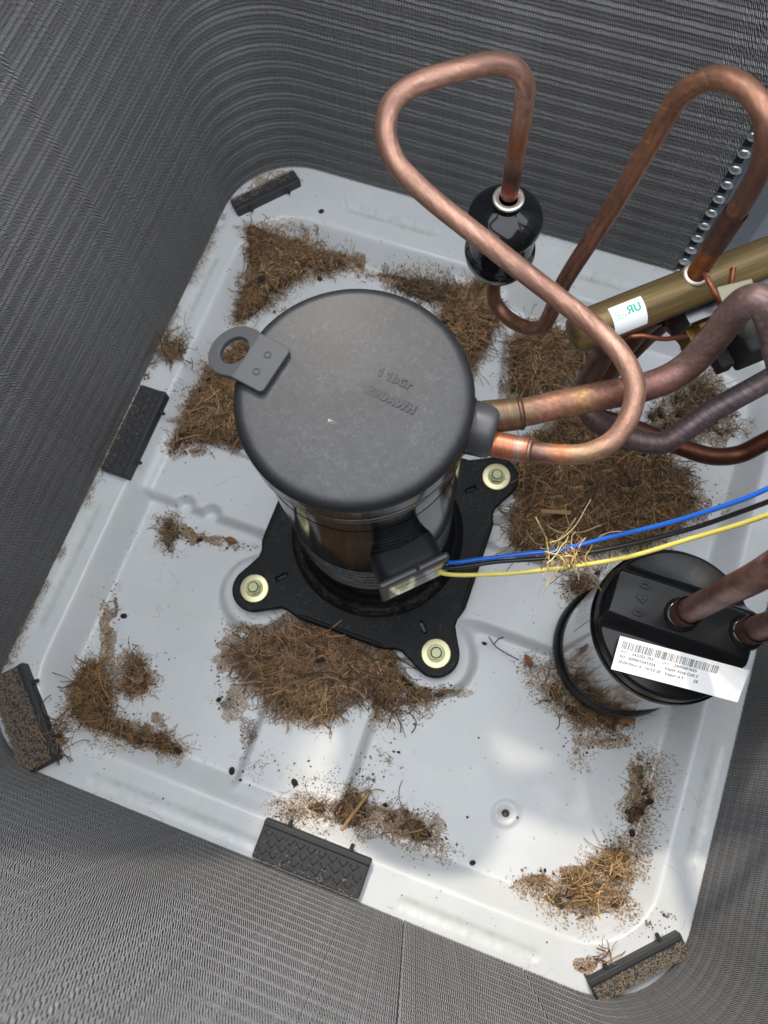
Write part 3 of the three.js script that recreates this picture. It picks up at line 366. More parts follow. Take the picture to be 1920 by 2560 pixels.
// reversing valve
{
  const v = thing('reversing_valve', 'long brass valve cylinder with small white sticker near its rounded end', 'valve');
  const A = V(0.1156, 0.33, -0.1004), dir = V(0.099, 0, -0.0905).normalize(), L = 0.21, brass = copper(6, [[0.05, 0.06, [0.66, 0.55, 0.33], 0.6]], [0.5, 0.425, 0.28], 0.2, 0.5, 0.55);
  const body = lathe([[0, 0], [0.006, 0.0002], [0.0105, 0.002], [0.0132, 0.0062], [0.0139, 0.0115], [0.0139, 0.06], [0.0139, 0.12], [0.0139, L]], 48);
  mesh('valve_body', along(body, A.toArray(), dir.toArray()), brass, v);
  mesh('port_collar', along(lathe([[0.0066, -0.004], [0.0092, -0.003], [0.0092, 0.0015], [0.0084, 0.0028], [0.0066, 0.0032]], 36), [0.181, 0.343, -0.163], [0.05, 1, 0.15]), std({ color: lin(0.45, 0.4, 0.33), metalness: 0.8, roughness: 0.4 }), v);
  // sticker on the curve of the body
  const c = canvas(512, 512); { const g = c.getContext('2d'); g.fillStyle = '#f0f2f2'; g.fillRect(0, 0, 512, 512); g.fillStyle = '#1fa98c'; g.strokeStyle = '#1fa98c'; g.font = 'bold 190px sans-serif'; g.save(); g.translate(330, 215); g.scale(-1, 1); g.fillText('R', -20, 0); g.restore(); g.fillText('U', 330, 215); g.font = 'bold 64px sans-serif'; g.fillText('c', 190, 226); g.font = 'bold 34px sans-serif'; g.fillText('®', 465, 110); g.lineWidth = 7; for (const [x, y] of [[100, 140], [66, 200], [134, 200]]) { g.beginPath(); g.arc(x, y, 34, 0, 7); g.stroke(); } g.font = '26px sans-serif'; g.fillText('TM', 172, 232); }
  const lg = new THREE.CylinderGeometry(0.01402, 0.01402, 0.024, 24, 1, true, -0.75, 1.5);
  { const u = lg.attributes.uv; for (let i = 0; i < u.count; i++) { const a = u.getX(i), b = u.getY(i); u.setXY(i, b, 1 - a); } }
  lg.rotateY(0); const lm = mesh('sticker', lg, phy({ map: ctex(c), roughness: 0.4 }), v);
  const Yv = dir.clone(), Zv = V(0, 1, 0).multiplyScalar(0.72).add(V(0.55, 0, 0.6).multiplyScalar(0.6)); Zv.addScaledVector(Yv, -Zv.dot(Yv)).normalize();
  lm.matrixAutoUpdate = true; lm.quaternion.setFromRotationMatrix(new THREE.Matrix4().makeBasis(new THREE.Vector3().crossVectors(Yv, Zv), Yv, Zv)); lm.position.copy(A).addScaledVector(dir, 0.0375);
}
const suction = [[0.0765,0.328,-0.0255],[0.0831,0.3289,-0.0278],[0.0997,0.3306,-0.0351],[0.1155,0.331,-0.0448],[0.1445,0.3318,-0.0624],[0.1715,0.3342,-0.0778],[0.1846,0.339,-0.0872],[0.1925,0.3466,-0.0955],[0.1965,0.3581,-0.1022],[0.199,0.3704,-0.1065],[0.2,0.3825,-0.1095],[0.2015,0.3938,-0.1112],[0.2038,0.402,-0.112],[0.2085,0.4065,-0.112],[0.2145,0.4045,-0.1102],[0.2224,0.3965,-0.106],[0.2328,0.3835,-0.1],[0.2453,0.3676,-0.0925],[0.262,0.345,-0.08],[0.28,0.32,-0.06],[0.3,0.285,-0.02]];
{
  const p = thing('suction_pipe', 'thick tarnished purple brown pipe arching from the compressor over the brass valve', 'pipe');
  mesh('pipe_tube', tube(suction, 0.0095, 240, 28), copper(7, [[0.06, 0.03, [0.45, 0.36, 0.26], 0.9], [0.12, 0.025, [0.58, 0.4, 0.29], 0.7], [0.17, 0.02, [0.66, 0.5, 0.3], 0.7], [0.22, 0.03, [0.5, 0.33, 0.24], 0.7], [0.3, 0.04, [0.52, 0.33, 0.3], 0.6], [0.62, 0.16, [0.48, 0.41, 0.42], 0.9], [0.9, 0.1, [0.44, 0.3, 0.3], 0.7]], [0.54, 0.42, 0.39], 0.45, 0.5, 0.5), p);
  const c = curve(suction), sl = []; for (let k = 0; k <= 6; k++) { const q = c.getPointAt(0.005 + 0.06 * k / 6); sl.push(q.toArray()); }
  mesh('swaged_sleeve', tube(sl, 0.0108, 20, 28), copper(8, [], [0.45, 0.38, 0.3], 0.5, 0.5, 0.6), p);
  mesh('braze_ring', along(new THREE.TorusGeometry(0.0093, 0.0022, 10, 28).rotateX(Math.PI / 2), c.getPointAt(0.067).toArray(), c.getTangentAt(0.067).toArray()), copper(9, [], [0.42, 0.36, 0.28], 0.5), p);
}
const pipeA = [[0.136,0.318,-0.12],[0.138,0.29,-0.128],[0.146,0.244,-0.148],[0.1455,0.212,-0.146],[0.144,0.19,-0.141],[0.147,0.179,-0.132],[0.157,0.178,-0.122],[0.172,0.184,-0.113],[0.189,0.197,-0.1045],[0.206,0.2,-0.104],[0.217,0.2,-0.108],[0.227,0.202,-0.12],[0.241,0.206,-0.139],[0.276,0.222,-0.175],[0.33,0.25,-0.23]];
{
  const p = thing('return_pipe', 'dark purple pipe hanging under the brass valve and bending away to the right', 'pipe');
  mesh('pipe_tube', tube(pipeA, 0.0092, 220, 24), copper(10, [[0.75, 0.3, [0.45, 0.405, 0.42], 1], [0.42, 0.12, [0.42, 0.36, 0.38], 0.8]], [0.5, 0.34, 0.28], 0.5, 0.5, 0.5), p);
}
{
  const p = thing('lower_pipe', 'brown copper pipe running low behind the root heap below the purple pipe', 'pipe');
  mesh('pipe_tube', tube([[0.168, 0.31, -0.148], [0.165, 0.25, -0.165], [0.158, 0.17, -0.165], [0.156, 0.135, -0.15], [0.165, 0.128, -0.147], [0.182, 0.126, -0.148], [0.211, 0.124, -0.148], [0.243, 0.129, -0.1425], [0.272, 0.129, -0.1425], [0.294, 0.131, -0.151], [0.308, 0.145, -0.162], [0.33, 0.17, -0.18]], 0.0082, 180, 22), copper(12, [[0.9, 0.15, [0.3, 0.17, 0.12], 0.6]], [0.5, 0.31, 0.23], 0.3, 0.42, 0.7), p);
}
{
  const p = thing('valve_pipe', 'dark shaded copper pipe dropping from the middle of the brass valve', 'pipe');
  mesh('pipe_tube', tube([[0.176, 0.318, -0.156], [0.177, 0.28, -0.165], [0.176, 0.22, -0.185], [0.172, 0.12, -0.21], [0.172, 0.03, -0.24]], 0.0088, 80, 20), copper(13, [], [0.36, 0.24, 0.2], 0.5, 0.5, 0.6), p);
}
const thin = copper(14, [], [0.68, 0.4, 0.3], 0.2);
const caps = [
  [[[0.148, 0.318, -0.118], [0.1545, 0.327, -0.115], [0.161, 0.328, -0.117], [0.17, 0.325, -0.12], [0.179, 0.317, -0.127], [0.192, 0.308, -0.139]], 'thin copper capillary tube curving under the valve sticker to the brass block'],
  [[[0.181, 0.374, -0.1435], [0.1835, 0.372, -0.142], [0.189, 0.369, -0.138], [0.195, 0.365, -0.1345], [0.201, 0.349, -0.1395], [0.203, 0.33, -0.15]], 'short pinkish copper capillary tube in front of the valve port collar'],
  [[[0.176, 0.304, -0.145], [0.1785, 0.298, -0.1475], [0.187, 0.288, -0.149], [0.195, 0.279, -0.15], [0.2, 0.27, -0.15]], 'dark copper capillary tube between the valve and the brass block'],
  [[[0.203, 0.345, -0.175], [0.206, 0.338, -0.166], [0.213, 0.325, -0.163], [0.222, 0.305, -0.17]], 'short copper capillary tube leading from the valve to the black solenoid'],
];
for (const [q, l] of caps) { const t = thing('capillary_tube', l, 'capillary tube'); mesh('tube_body', tube(q, 0.0017, 50, 10), thin, t); }
{
  const s = thing('pilot_valve', 'small brass pilot block in a folded metal clip under the valve', 'pilot valve');
  const brass = copper(15, [], [0.62, 0.5, 0.26], 0.2, 0.45, 0.7), tin = std({ color: lin(0.2, 0.2, 0.21), metalness: 0.85, roughness: 0.3 });
  const q = new THREE.Quaternion().setFromEuler(new THREE.Euler(0.15, 0.74, -0.15));
  const put = (g, x, y, z) => { g.applyQuaternion(q); g.translate(x, y, z); return g; };
  mesh('brass_block', put(new RoundedBoxGeometry(0.012, 0.016, 0.012, 3, 0.0012), 0.197, 0.296, -0.147), brass, s);
  mesh('block_screw', put(new THREE.CylinderGeometry(0.0022, 0.0022, 0.001, 16).rotateX(Math.PI / 2).translate(0, -0.002, 0.0064), 0.197, 0.296, -0.147), tin, s);
  mesh('clip', mergeGeometries([put(new RoundedBoxGeometry(0.026, 0.0012, 0.012, 2, 0.0005), 0.196, 0.3185, -0.155), put(new RoundedBoxGeometry(0.0012, 0.028, 0.012, 2, 0.0005), 0.186, 0.305, -0.148), put(new RoundedBoxGeometry(0.0012, 0.028, 0.012, 2, 0.0005), 0.2045, 0.304, -0.163), put(new RoundedBoxGeometry(0.012, 0.0012, 0.01, 2, 0.0005), 0.21, 0.316, -0.166)]), tin, s);
  mesh('threaded_brass', put(new THREE.CylinderGeometry(0.0055, 0.0055, 0.03, 24).rotateZ(Math.PI / 2), 0.208, 0.307, -0.157), brass, s);
}
{
  const s = thing('solenoid_coil', 'black moulded solenoid coil with pale brass plate behind the arching pipe', 'solenoid');
  mesh('coil_body', mergeGeometries([new RoundedBoxGeometry(0.03, 0.034, 0.03, 3, 0.003).rotateY(0.74).translate(0.246, 0.262, -0.181), new RoundedBoxGeometry(0.012, 0.014, 0.02, 3, 0.002).rotateY(0.74).translate(0.23, 0.252, -0.164)]), rubber, s);
  mesh('top_plate', new RoundedBoxGeometry(0.024, 0.002, 0.018, 2, 0.0008).rotateX(0.15).rotateY(0.6).translate(0.209, 0.352, -0.15), std({ color: lin(0.26, 0.24, 0.17), metalness: 0.5, roughness: 0.5 }), s);
  mesh('stem', bar([0.216, 0.351, -0.156], [0.24, 0.27, -0.178], 0.006), std({ color: lin(0.5, 0.47, 0.38), metalness: 0.8, roughness: 0.35 }), s);
}

// ---------------------------------------------------------------- accumulator
{
  const X = 0.2625, Z = 0.0305, RA = 0.0612, a = thing('accumulator', 'squat black accumulator can with raised ridge, white barcode label and pipe stubs', 'accumulator', [X, 0, Z]);
  mesh('base_ring', lathe([[0.0598, 0.009], [0.0625, 0.0105], [0.0642, 0.014], [0.0648, 0.019], [0.0642, 0.024], [0.0622, 0.0285], [0.0597, 0.031]], 96), phy({ color: lin(0.008, 0.008, 0.009), roughness: 0.25, specularIntensity: 0.6 }), a);
  mesh('can', lathe([[0.0597, 0.03], [0.0598, 0.182], [0.0605, 0.1835]], 96), phy({ color: lin(0.03, 0.03, 0.032), roughness: 0.1, ior: 1.9, clearcoat: 1, clearcoatRoughness: 0.05 }), a);
  // top: domed disc with a raised ridge
  const hTop = (x, z) => { const r = Math.hypot(x, z); const dome = 0.199 - 0.006 * Math.pow(r / RA, 2) - 0.0135 * sstep(0.9, 1, r / RA) * sstep(0.9, 1, r / RA); const d = Math.max(Math.abs(z + 0.0055) - 0.0225, Math.abs(x) - 0.0575); const k = sstep(0.004, -0.006, d) * sstep(1.0, 0.93, r / RA); return dome + k * (0.2085 - dome); };
  const NR = 56, NA = 168, pos = [], idx = []; pos.push(0, hTop(0, 0), 0); for (let i = 1; i <= NR; i++) for (let j = 0; j < NA; j++) { const r = RA * Math.pow(i / NR, 0.8), t = j / NA * 2 * Math.PI; pos.push(r * Math.cos(t), hTop(r * Math.cos(t), r * Math.sin(t)), r * Math.sin(t)); }
  for (let j = 0; j < NA; j++) { pos.push(RA * Math.cos(j / NA * 6.283185), 0.177, RA * Math.sin(j / NA * 6.283185)); }
  for (let j = 0; j < NA; j++) idx.push(0, 1 + (j + 1) % NA, 1 + j); for (let i = 0; i < NR; i++) for (let j = 0; j < NA; j++) { const p = 1 + i * NA + j, q = 1 + i * NA + (j + 1) % NA; idx.push(p, q, p + NA, q, q + NA, p + NA); }
  const tg = new THREE.BufferGeometry(); tg.setAttribute('position', new THREE.Float32BufferAttribute(pos, 3)); tg.setIndex(idx); tg.computeVertexNormals();
  const topM = phy({ color: lin(0.01, 0.0105, 0.012), roughness: 0.2, specularIntensity: 0.5 });
  mesh('top', tg, topM, a);
  for (const [k, dz] of [[0, -0.0175], [1, -0.0065], [2, 0.0045]]) { const g = emboss('040'[k], 0.0078, 0.0005); g.rotateY(Math.PI / 2); g.translate(-0.0315, 0.2088, -dz * 0 + dz + 0.0005); mesh('embossed_digit', g, topM, a); }
  // pipe stubs
  const stubs = [[[-0.0005, 0.19, -0.004], [-0.0005, 0.21, -0.004], [-0.0005, 0.3, -0.004], [0.0, 0.36, -0.005], [0.008, 0.4, -0.02], [0.02, 0.42, -0.045]], [[0.048, 0.19, -0.0075], [0.048, 0.21, -0.0075], [0.049, 0.3, -0.0075], [0.055, 0.34, -0.01], [0.07, 0.37, -0.02]]];
  stubs.forEach((s, k) => {
    mesh('collar', along(lathe([[0.0095, 0.0035], [0.011, 0.0032], [0.0128, 0.0018], [0.0138, -0.002]], 40), [s[1][0], 0.2085, s[1][2]], [0, 1, 0]), blackGloss, a);
    const st = mesh('inlet_stub', tube(s, 0.0092, 70, 24), copper(20 + k, [[0.1, 0.05, [0.52, 0.36, 0.36], 0.8], [0.3, 0.1, [0.52, 0.42, 0.41], 0.6]], [0.6, 0.44, 0.41], 0.5, 0.45, 0.65), a);
    mesh('braze_ring', mergeGeometries([tube([[s[1][0], 0.205, s[1][2]], [s[1][0], 0.2165, s[1][2]]], 0.0102, 4, 28), tube([[s[1][0], 0.2165, s[1][2]], [s[1][0], 0.229, s[1][2]]], 0.0106, 4, 28)]), copper(23 + k, [], [0.52, 0.36, 0.34], 0.6, 0.45, 0.6), st);
  });
  // barcode label
  const c = canvas(2048, 560); { const g = c.getContext('2d'), R = rng(41); g.fillStyle = '#f4f5f5'; g.fillRect(0, 0, 2048, 560); g.fillStyle = '#1c1d20'; let x = 70; while (x < 1600) { const w = 3 + Math.floor(R() * 3) * 4; g.fillRect(x, 66, w, 130); x += w + 4 + Math.floor(R() * 3) * 5; }
    g.font = 'bold 40px monospace'; g.fillText('MODEL:', 74, 250); g.font = 'bold 66px sans-serif'; g.fillText('343352-703', 250, 262); g.font = 'bold 40px monospace'; g.fillText('SERIE:', 740, 262); g.font = 'bold 66px sans-serif'; g.fillText('2445047655', 930, 262);
    g.fillText('PO:  009001641024', 74, 345); g.fillText('Vapor Assy Cell 2', 800, 345); g.fillText('2024/Nov/ 6   16:52:28', 74, 430); g.fillText('Vapor A 9', 830, 430); g.fillText('58', 1290, 430); for (let i = 0; i < 260; i++) { g.globalAlpha = 0.05 + 0.15 * R(); g.fillStyle = '#8b8070'; g.beginPath(); g.arc(R() * 2048, R() * 560, 1 + R() * 5, 0, 7); g.fill(); } }
  const q = [[0.2235, 0.0568], [0.3193, 0.0497], [0.317, 0.0748], [0.2241, 0.0825]].map(p => [p[0] - X, p[1] - Z]), lp = [], lu = [], li = [], NXL = 24, NZL = 8;
  for (let j = 0; j <= NZL; j++) for (let i = 0; i <= NXL; i++) { const u = i / NXL, v = j / NZL, x = (q[0][0] * (1 - u) + q[1][0] * u) * (1 - v) + (q[3][0] * (1 - u) + q[2][0] * u) * v, z = (q[0][1] * (1 - u) + q[1][1] * u) * (1 - v) + (q[3][1] * (1 - u) + q[2][1] * u) * v; lp.push(x, 0.2068 - 0.0022 * v + 0.0006 * Math.sin(u * 3.1), z); lu.push(u, 1 - v); }
  for (let j = 0; j < NZL; j++) for (let i = 0; i < NXL; i++) { const p = j * (NXL + 1) + i; li.push(p, p + NXL + 1, p + 1, p + 1, p + NXL + 1, p + NXL + 2); }
  const lg = new THREE.BufferGeometry(); lg.setAttribute('position', new THREE.Float32BufferAttribute(lp, 3)); lg.setAttribute('uv', new THREE.Float32BufferAttribute(lu, 2)); lg.setIndex(li); lg.computeVertexNormals();
  mesh('barcode_label', lg, phy({ map: ctex(c), roughness: 0.45, side: THREE.DoubleSide }), a);
  // pale label on the side
  const sc = canvas(512, 1024); { const g = sc.getContext('2d'), R = rng(13); g.fillStyle = '#d4d7dc'; g.fillRect(0, 0, 512, 1024); g.fillStyle = '#8d929a'; for (let r = 0; r < 9; r++) for (let y = 80; y < 900;) { const h = 14 + R() * 40; if (R() < 0.6) g.fillRect(70 + r * 44, y, 16, h); y += h + 14; } }
  const sg = new THREE.CylinderGeometry(0.0601, 0.0601, 0.075, 24, 1, true, -1.95, 0.62).translate(0, 0.138, 0);
  mesh('side_label', sg, phy({ map: ctex(sc), roughness: 0.35, clearcoat: 0.6 }), a);
}

// ---------------------------------------------------------------- wires
{
  const yc = canvas(2048, 32); { const g = yc.getContext('2d'), R = rng(6); g.fillStyle = '#e6d56a'; g.fillRect(0, 0, 2048, 32); g.fillStyle = '#8a7f3e'; for (let x = 60; x < 900;) { const w = 3 + R() * 6; g.fillRect(x, 13, w, 6); x += w + 3 + (R() < 0.2 ? 14 : 0); } }
  const mk = (n, pts, m, l) => { const t = thing(n, l, 'wire'); mesh('insulation', tube(pts, 0.0017, 140, 14), m, t); };
  const ins = (c, rough = 0.35) => phy({ color: c, roughness: rough, clearcoat: 0.3, clearcoatRoughness: 0.3 });
  mk('blue_wire', [[0.066, 0.212, 0.043], [0.082, 0.219, 0.0495], [0.106, 0.228, 0.041], [0.135, 0.238, 0.029], [0.158, 0.245, 0.0195], [0.184, 0.258, 0.005], [0.22, 0.287, -0.012], [0.25, 0.325, -0.027], [0.263, 0.343, -0.036], [0.285, 0.37, -0.05]], ins(lin(0.015, 0.13, 0.6)), 'blue insulated wire leaving the terminal box, uppermost of the three wires');
  mk('black_wire', [[0.066, 0.208, 0.048], [0.081, 0.216, 0.0535], [0.12, 0.228, 0.038], [0.158, 0.24, 0.024], [0.195, 0.256, 0.007], [0.236, 0.286, -0.014], [0.255, 0.314, -0.024], [0.266, 0.339, -0.029], [0.29, 0.37, -0.045]], ins(lin(0.012, 0.012, 0.013)), 'black insulated wire leaving the terminal box, between blue and yellow wires');
  mk('yellow_wire', [[0.066, 0.208, 0.052], [0.081, 0.214, 0.0575], [0.117, 0.224, 0.0485], [0.16, 0.239, 0.032], [0.202, 0.259, 0.0135], [0.236, 0.286, -0.006], [0.255, 0.314, -0.0145], [0.268, 0.338, -0.021], [0.29, 0.37, -0.035]], phy({ map: ctex(yc), roughness: 0.35, clearcoat: 0.3 }), 'yellow insulated wire leaving the terminal box, lowest of the three wires');
}

// ---------------------------------------------------------------- rubber support pads on the rim
{
  const studG = new THREE.CylinderGeometry(0.0032, 0.0056, 0.002, 4), padM = std({ color: lin(0.036, 0.037, 0.04), roughness: 0.6 });
  const dustM = std({ color: lin(0.24, 0.19, 0.145), roughness: 1 });
  const pad = (x, z, turn, L, Wd, label, rows, cols, dusty, skip = 0) => {
    const t = thing('support_pad', label, 'support pad', [x, 0.0285, z], 'rubber coil support pads round the pan rim'); t.rotation.y = turn; // local x along the wall, +z towards the wall
    mesh('pad_body', new RoundedBoxGeometry(L, 0.012, Wd, 3, 0.0018).translate(0, 0.006, 0), padM, t);
    mesh('pad_lip', new RoundedBoxGeometry(L, 0.0142, 0.006, 2, 0.0015).translate(0, 0.0065, -Wd / 2 + 0.002), padM, t);
    for (const s of [-0.28, 0.3]) mesh('peg', new THREE.CapsuleGeometry(0.0019, 0.006, 4, 10).rotateX(1.2).translate(s * L, 0.009, -Wd / 2 - 0.003), rubber, t);
    for (let r = 0; r < rows; r++) for (let c = 0; c < cols; c++) { const m = mesh('stud', studG, padM, t); m.position.set((c - (cols - 1) / 2) * (L * 0.9 / cols) + (r % 2 ? 0.0028 : -0.0028), 0.0124, -Wd / 2 + 0.0095 + r * 0.0078); m.rotation.y = 0.2; }
    if (dusty) { const R = rng(dusty), gs = []; for (let k = 0; k < dusty * 4; k++) { const s = 0.00025 + R() * R() * 0.0008; gs.push(new THREE.TetrahedronGeometry(s * 1.3, 0).rotateY(R() * 6).scale(1.4, 0.6, 1).translate((R() - 0.5) * L * 0.97, dusty > 800 && R() < 0.6 ? 0.0138 + 0.0012 * R() : 0.0126, Wd / 2 - Math.pow(R(), dusty > 200 ? 1.1 : 4) * (Wd - 0.006))); } const d = mesh('dust_grains', mergeGeometries(gs), dustM, t); d.userData.kind = 'stuff'; }
  };
  pad(0.0495, 0.307, 0, 0.103, 0.034, 'ridged black rubber pad under the front coil wall, between corner pads', 3, 9, 60);
  pad(-0.2785, -0.017, -Math.PI / 2, 0.101, 0.03, 'ridged black rubber pad under the left coil wall beside the compressor', 2, 9, 60);
  pad(-0.2545, 0.287, -0.75, 0.1, 0.036, 'dust covered black rubber pad across the front left corner of the pan', 3, 9, 1100);
  pad(-0.2595, -0.3365, -2.29, 0.082, 0.017, 'thin dark rubber pad across the back left corner of the pan', 0, 0, 160);
  pad(0.346, 0.2905, 0.785, 0.09, 0.019, 'thin grey rubber pad across the front right corner of the pan', 0, 0, 300);
}

// ---------------------------------------------------------------- root clumps
const fibreM = std({ color: 0xffffff, roughness: 0.9 });
const soilM = std({ vertexColors: true, roughness: 1 });
const FIB = []; { const R = rng(99); for (let v = 0; v < 14; v++) { const short = v < 6, L = short ? 0.006 + 0.008 * R() : 0.018 + 0.026 * R(), pts = []; let a = 0, x = -L / 2, z = 0, y = 0; const curl = (R() - 0.5) * (short ? 1.6 : 4.4); for (let k = 0; k < 7; k++) { pts.push([x, y, z]); a += curl * 0.25 + (R() - 0.5) * 0.7; x += L / 6 * Math.cos(a); z += L / 6 * Math.sin(a); y += (R() - 0.5) * (short ? 0.0008 : 0.0022); } FIB.push(tube(pts, short ? 0.0003 + 0.0004 * R() : 0.00022 + 0.00045 * R() * R(), short ? 6 : 11, 4)); } }
function fibres(parent, n, place, seed, tone = [0.2, 0.13, 0.075], scale = 1) { // place(R) -> {p, yaw, pitch, s} or null
  const R = rng(seed), per = FIB.map(() => []);
  for (let i = 0; i < n; i++) { const q = place(R); if (q) per[(R() * FIB.length) | 0].push(q); }
  const c = new THREE.Color(), M = new THREE.Matrix4(), e = new THREE.Euler(), qt = new THREE.Quaternion();
  per.forEach((list, v) => {
    if (!list.length) return; const im = new THREE.InstancedMesh(FIB[v], fibreM, list.length); im.name = 'root_fibre'; im.userData.kind = 'stuff'; im.castShadow = im.receiveShadow = true;
    list.forEach((q, i) => { e.set(q.roll ?? 0, q.yaw, q.pitch, 'YXZ'); const th = scale * (0.7 + 0.8 * R() * R()); M.compose(V(...q.p), qt.setFromEuler(e), V(q.s, q.s * th, q.s * (0.8 + 0.4 * R()))); im.setMatrixAt(i, M); const b = 0.4 + 1.7 * Math.pow(R(), 1.6), w = R() < 0.07 ? 1.7 : 1; const warm = 0.82 + 0.3 * R(); im.setColorAt(i, c.setRGB(Math.min(0.8, 1.42 * tone[0] * b * w * warm), Math.min(0.7, 1.3 * tone[1] * b * w), Math.min(0.6, 1.1 * tone[2] * b * w / warm))); });
    parent.add(im);
  });
}
const chunkM = [std({ color: lin(0.07, 0.035, 0.022), roughness: 0.8 }), std({ color: lin(0.025, 0.02, 0.016), roughness: 0.85 }), std({ color: lin(0.55, 0.5, 0.42), roughness: 0.8 })];
function clump(key, label, H, density, opt = {}) {
  const p = CLUMPS[key], seed = key.split('').reduce((s, ch) => s * 31 + ch.charCodeAt(0), 7) % 9973, R = rng(seed);
  let x0 = 9, x1 = -9, z0 = 9, z1 = -9; for (const q of p) { x0 = Math.min(x0, q[0]); x1 = Math.max(x1, q[0]); z0 = Math.min(z0, q[1]); z1 = Math.max(z1, q[1]); }
  const cx = (x0 + x1) / 2, cz = (z0 + z1) / 2, t = thing('root_clump', label, 'root clump', [cx, 0, cz]);
  const w = opt.edge ?? 0.018, mask = opt.sparse ?? 0.3; H *= 0.72;
  const top = (x, z) => { const d = edgeD(p, x, z) + 0.012 * (fbm(x * 70, z * 70, seed) - 0.5); return d <= 0 || (d < 0.02 && fbm(x * 55, z * 55, seed + 41) < mask + 0.16 * (1 - d / 0.02)) ? -1 : H * (1 - Math.pow(1 - Math.min(1, d / w), 2)) * (0.35 + 1.1 * fbm(x * 45, z * 45, seed + 3)) + 0.0028 * (fbm(x * 260, z * 260, seed + 5) - 0.4); };
  const G = 0.0022, nx = Math.ceil((x1 - x0 + 0.012) / G), nz = Math.ceil((z1 - z0 + 0.012) / G), pos = [], col = [], idx = [], ok = [];
  for (let j = 0; j <= nz; j++) for (let i = 0; i <= nx; i++) { const x = x0 - 0.006 + i * G, z = z0 - 0.006 + j * G, h = top(x, z), b = panH(x, z); ok.push(h > -0.5); pos.push(x - cx, b + (h > -0.5 ? h : -0.004), z - cz); const n = fbm(x * 90, z * 90, seed + 8), m = vnoise(x * 700, z * 700, seed), k = 0.35 + 1.2 * n * (0.5 + m); col.push(0.075 * k, 0.05 * k, 0.034 * k); }
  for (let j = 0; j < nz; j++) for (let i = 0; i < nx; i++) { const a = j * (nx + 1) + i, b = a + 1, c = a + nx + 1, d = c + 1; if (ok[a] || ok[b] || ok[c] || ok[d]) idx.push(a, c, b, b, c, d); }
  const g = new THREE.BufferGeometry(); g.setAttribute('position', new THREE.Float32BufferAttribute(pos, 3)); g.setAttribute('color', new THREE.Float32BufferAttribute(col, 3)); g.setIndex(idx); g.computeVertexNormals();
  mesh('soil', g, soilM, t);
  const area = (x1 - x0) * (z1 - z0), sc = opt.scale ?? 1;
  fibres(t, Math.round(area * density), r => { const x = x0 + (x1 - x0) * r(), z = z0 + (z1 - z0) * r(), h = top(x, z); if (h < -0.5) { if (r() > 0.12 || edgeD(p, x, z) < -0.004) return null; } const d = edgeD(p, x, z); return { p: [x - cx, panH(x, z) + Math.max(0, h) + 0.0005 + r() * r() * r() * H * 0.45, z - cz], yaw: r() * 6.28, pitch: (r() - 0.5) * 0.3, roll: (r() - 0.5) * 0.4, s: sc * (0.6 + 0.75 * r()) * (d < 0.008 ? 0.6 : 1) }; }, seed + 1, opt.tone);
  // chips of bark and seeds caught in the roots
  const nb = opt.chips ?? Math.round(area * 900);
  for (let k = 0; k < nb; k++) { const x = x0 + (x1 - x0) * R(), z = z0 + (z1 - z0) * R(), h = top(x, z); const kind = R() < 0.55 ? 0 : R() < 0.8 ? 1 : 2; if (h < -0.5) continue; const s = kind === 2 ? 0.0012 : 0.002 + R() * 0.003; const m = mesh(kind === 2 ? 'pale_grain' : 'bark_chip', new THREE.IcosahedronGeometry(s, 1).scale(1.3, 0.45, 0.8), chunkM[kind], t); m.position.set(x - cx, panH(x, z) + h + H * 0.25, z - cz); m.rotation.set(R() * 0.8, R() * 6, R() * 0.8); }
  return t;
}
const D = 330000;
clump('c1', 'shaggy root clump in the back left corner of the pan floor', 0.02, D * 1.2);
clump('c2', 'dark root clump left of the compressor, below the lifting tab eye', 0.022, D * 1.2);
clump('c4a', 'thin dark root strip behind the compressor near the back wall', 0.008, D, { tone: [0.12, 0.08, 0.05], edge: 0.01 });
clump('c4b', 'root clump behind the compressor top, under the black muffler', 0.016, D);
clump('c5', 'root heap on the pan below the rounded brass valve end', 0.016, D, { sparse: 0.4 });
clump('c6', 'broad brown root heap right of the compressor under the copper bends', 0.022, D * 1.1, { edge: 0.022, scale: 1.15, sparse: 0.4 });
clump('c7', 'dusty dark root patch at the right beneath the purple pipe', 0.01, D * 0.7, { sparse: 0.5, tone: [0.13, 0.09, 0.06] });
clump('c8', 'large round brown root mat in front of the compressor base plate', 0.016, D * 1.25, { edge: 0.02, scale: 1, sparse: 0.36, tone: [0.23, 0.15, 0.095] });
clump('c8b', 'sparse dark root tangle beside the large mat, near the front bolt', 0.008, D * 0.8, { sparse: 0.42, edge: 0.012 });
clump('c9', 'dark curved root pile in the front left corner of the pan floor', 0.017, D * 1.2, { edge: 0.012, tone: [0.17, 0.105, 0.055] });
clump('c9b', 'small round root tuft just right of the front left corner pile', 0.012, D * 1.1, { edge: 0.012, tone: [0.2, 0.125, 0.07] });
clump('c10', 'gritty root and soil strip along the front fold of the pan', 0.007, D * 0.7, { edge: 0.01, sparse: 0.42 });
clump('c11', 'sandy root pile in the front right corner of the pan floor', 0.011, D * 0.8, { edge: 0.018, tone: [0.27, 0.18, 0.1], sparse: 0.38 });
clump('c12', 'narrow strip of dark crumbs along the right fold of the pan', 0.006, D * 0.35, { edge: 0.007, chips: 26, sparse: 0.45 });
clump('c13', 'root clump packed against the front of the black accumulator', 0.016, D * 1.2, { edge: 0.012 });
clump('c14', 'small root clump behind the accumulator, under the three wires', 0.012, D, { edge: 0.01 });
clump('c15', 'tiny bundle of stiff dark twigs by the left notches of the pan', 0.005, D * 1.1, { edge: 0.01, tone: [0.13, 0.1, 0.06], chips: 1 });
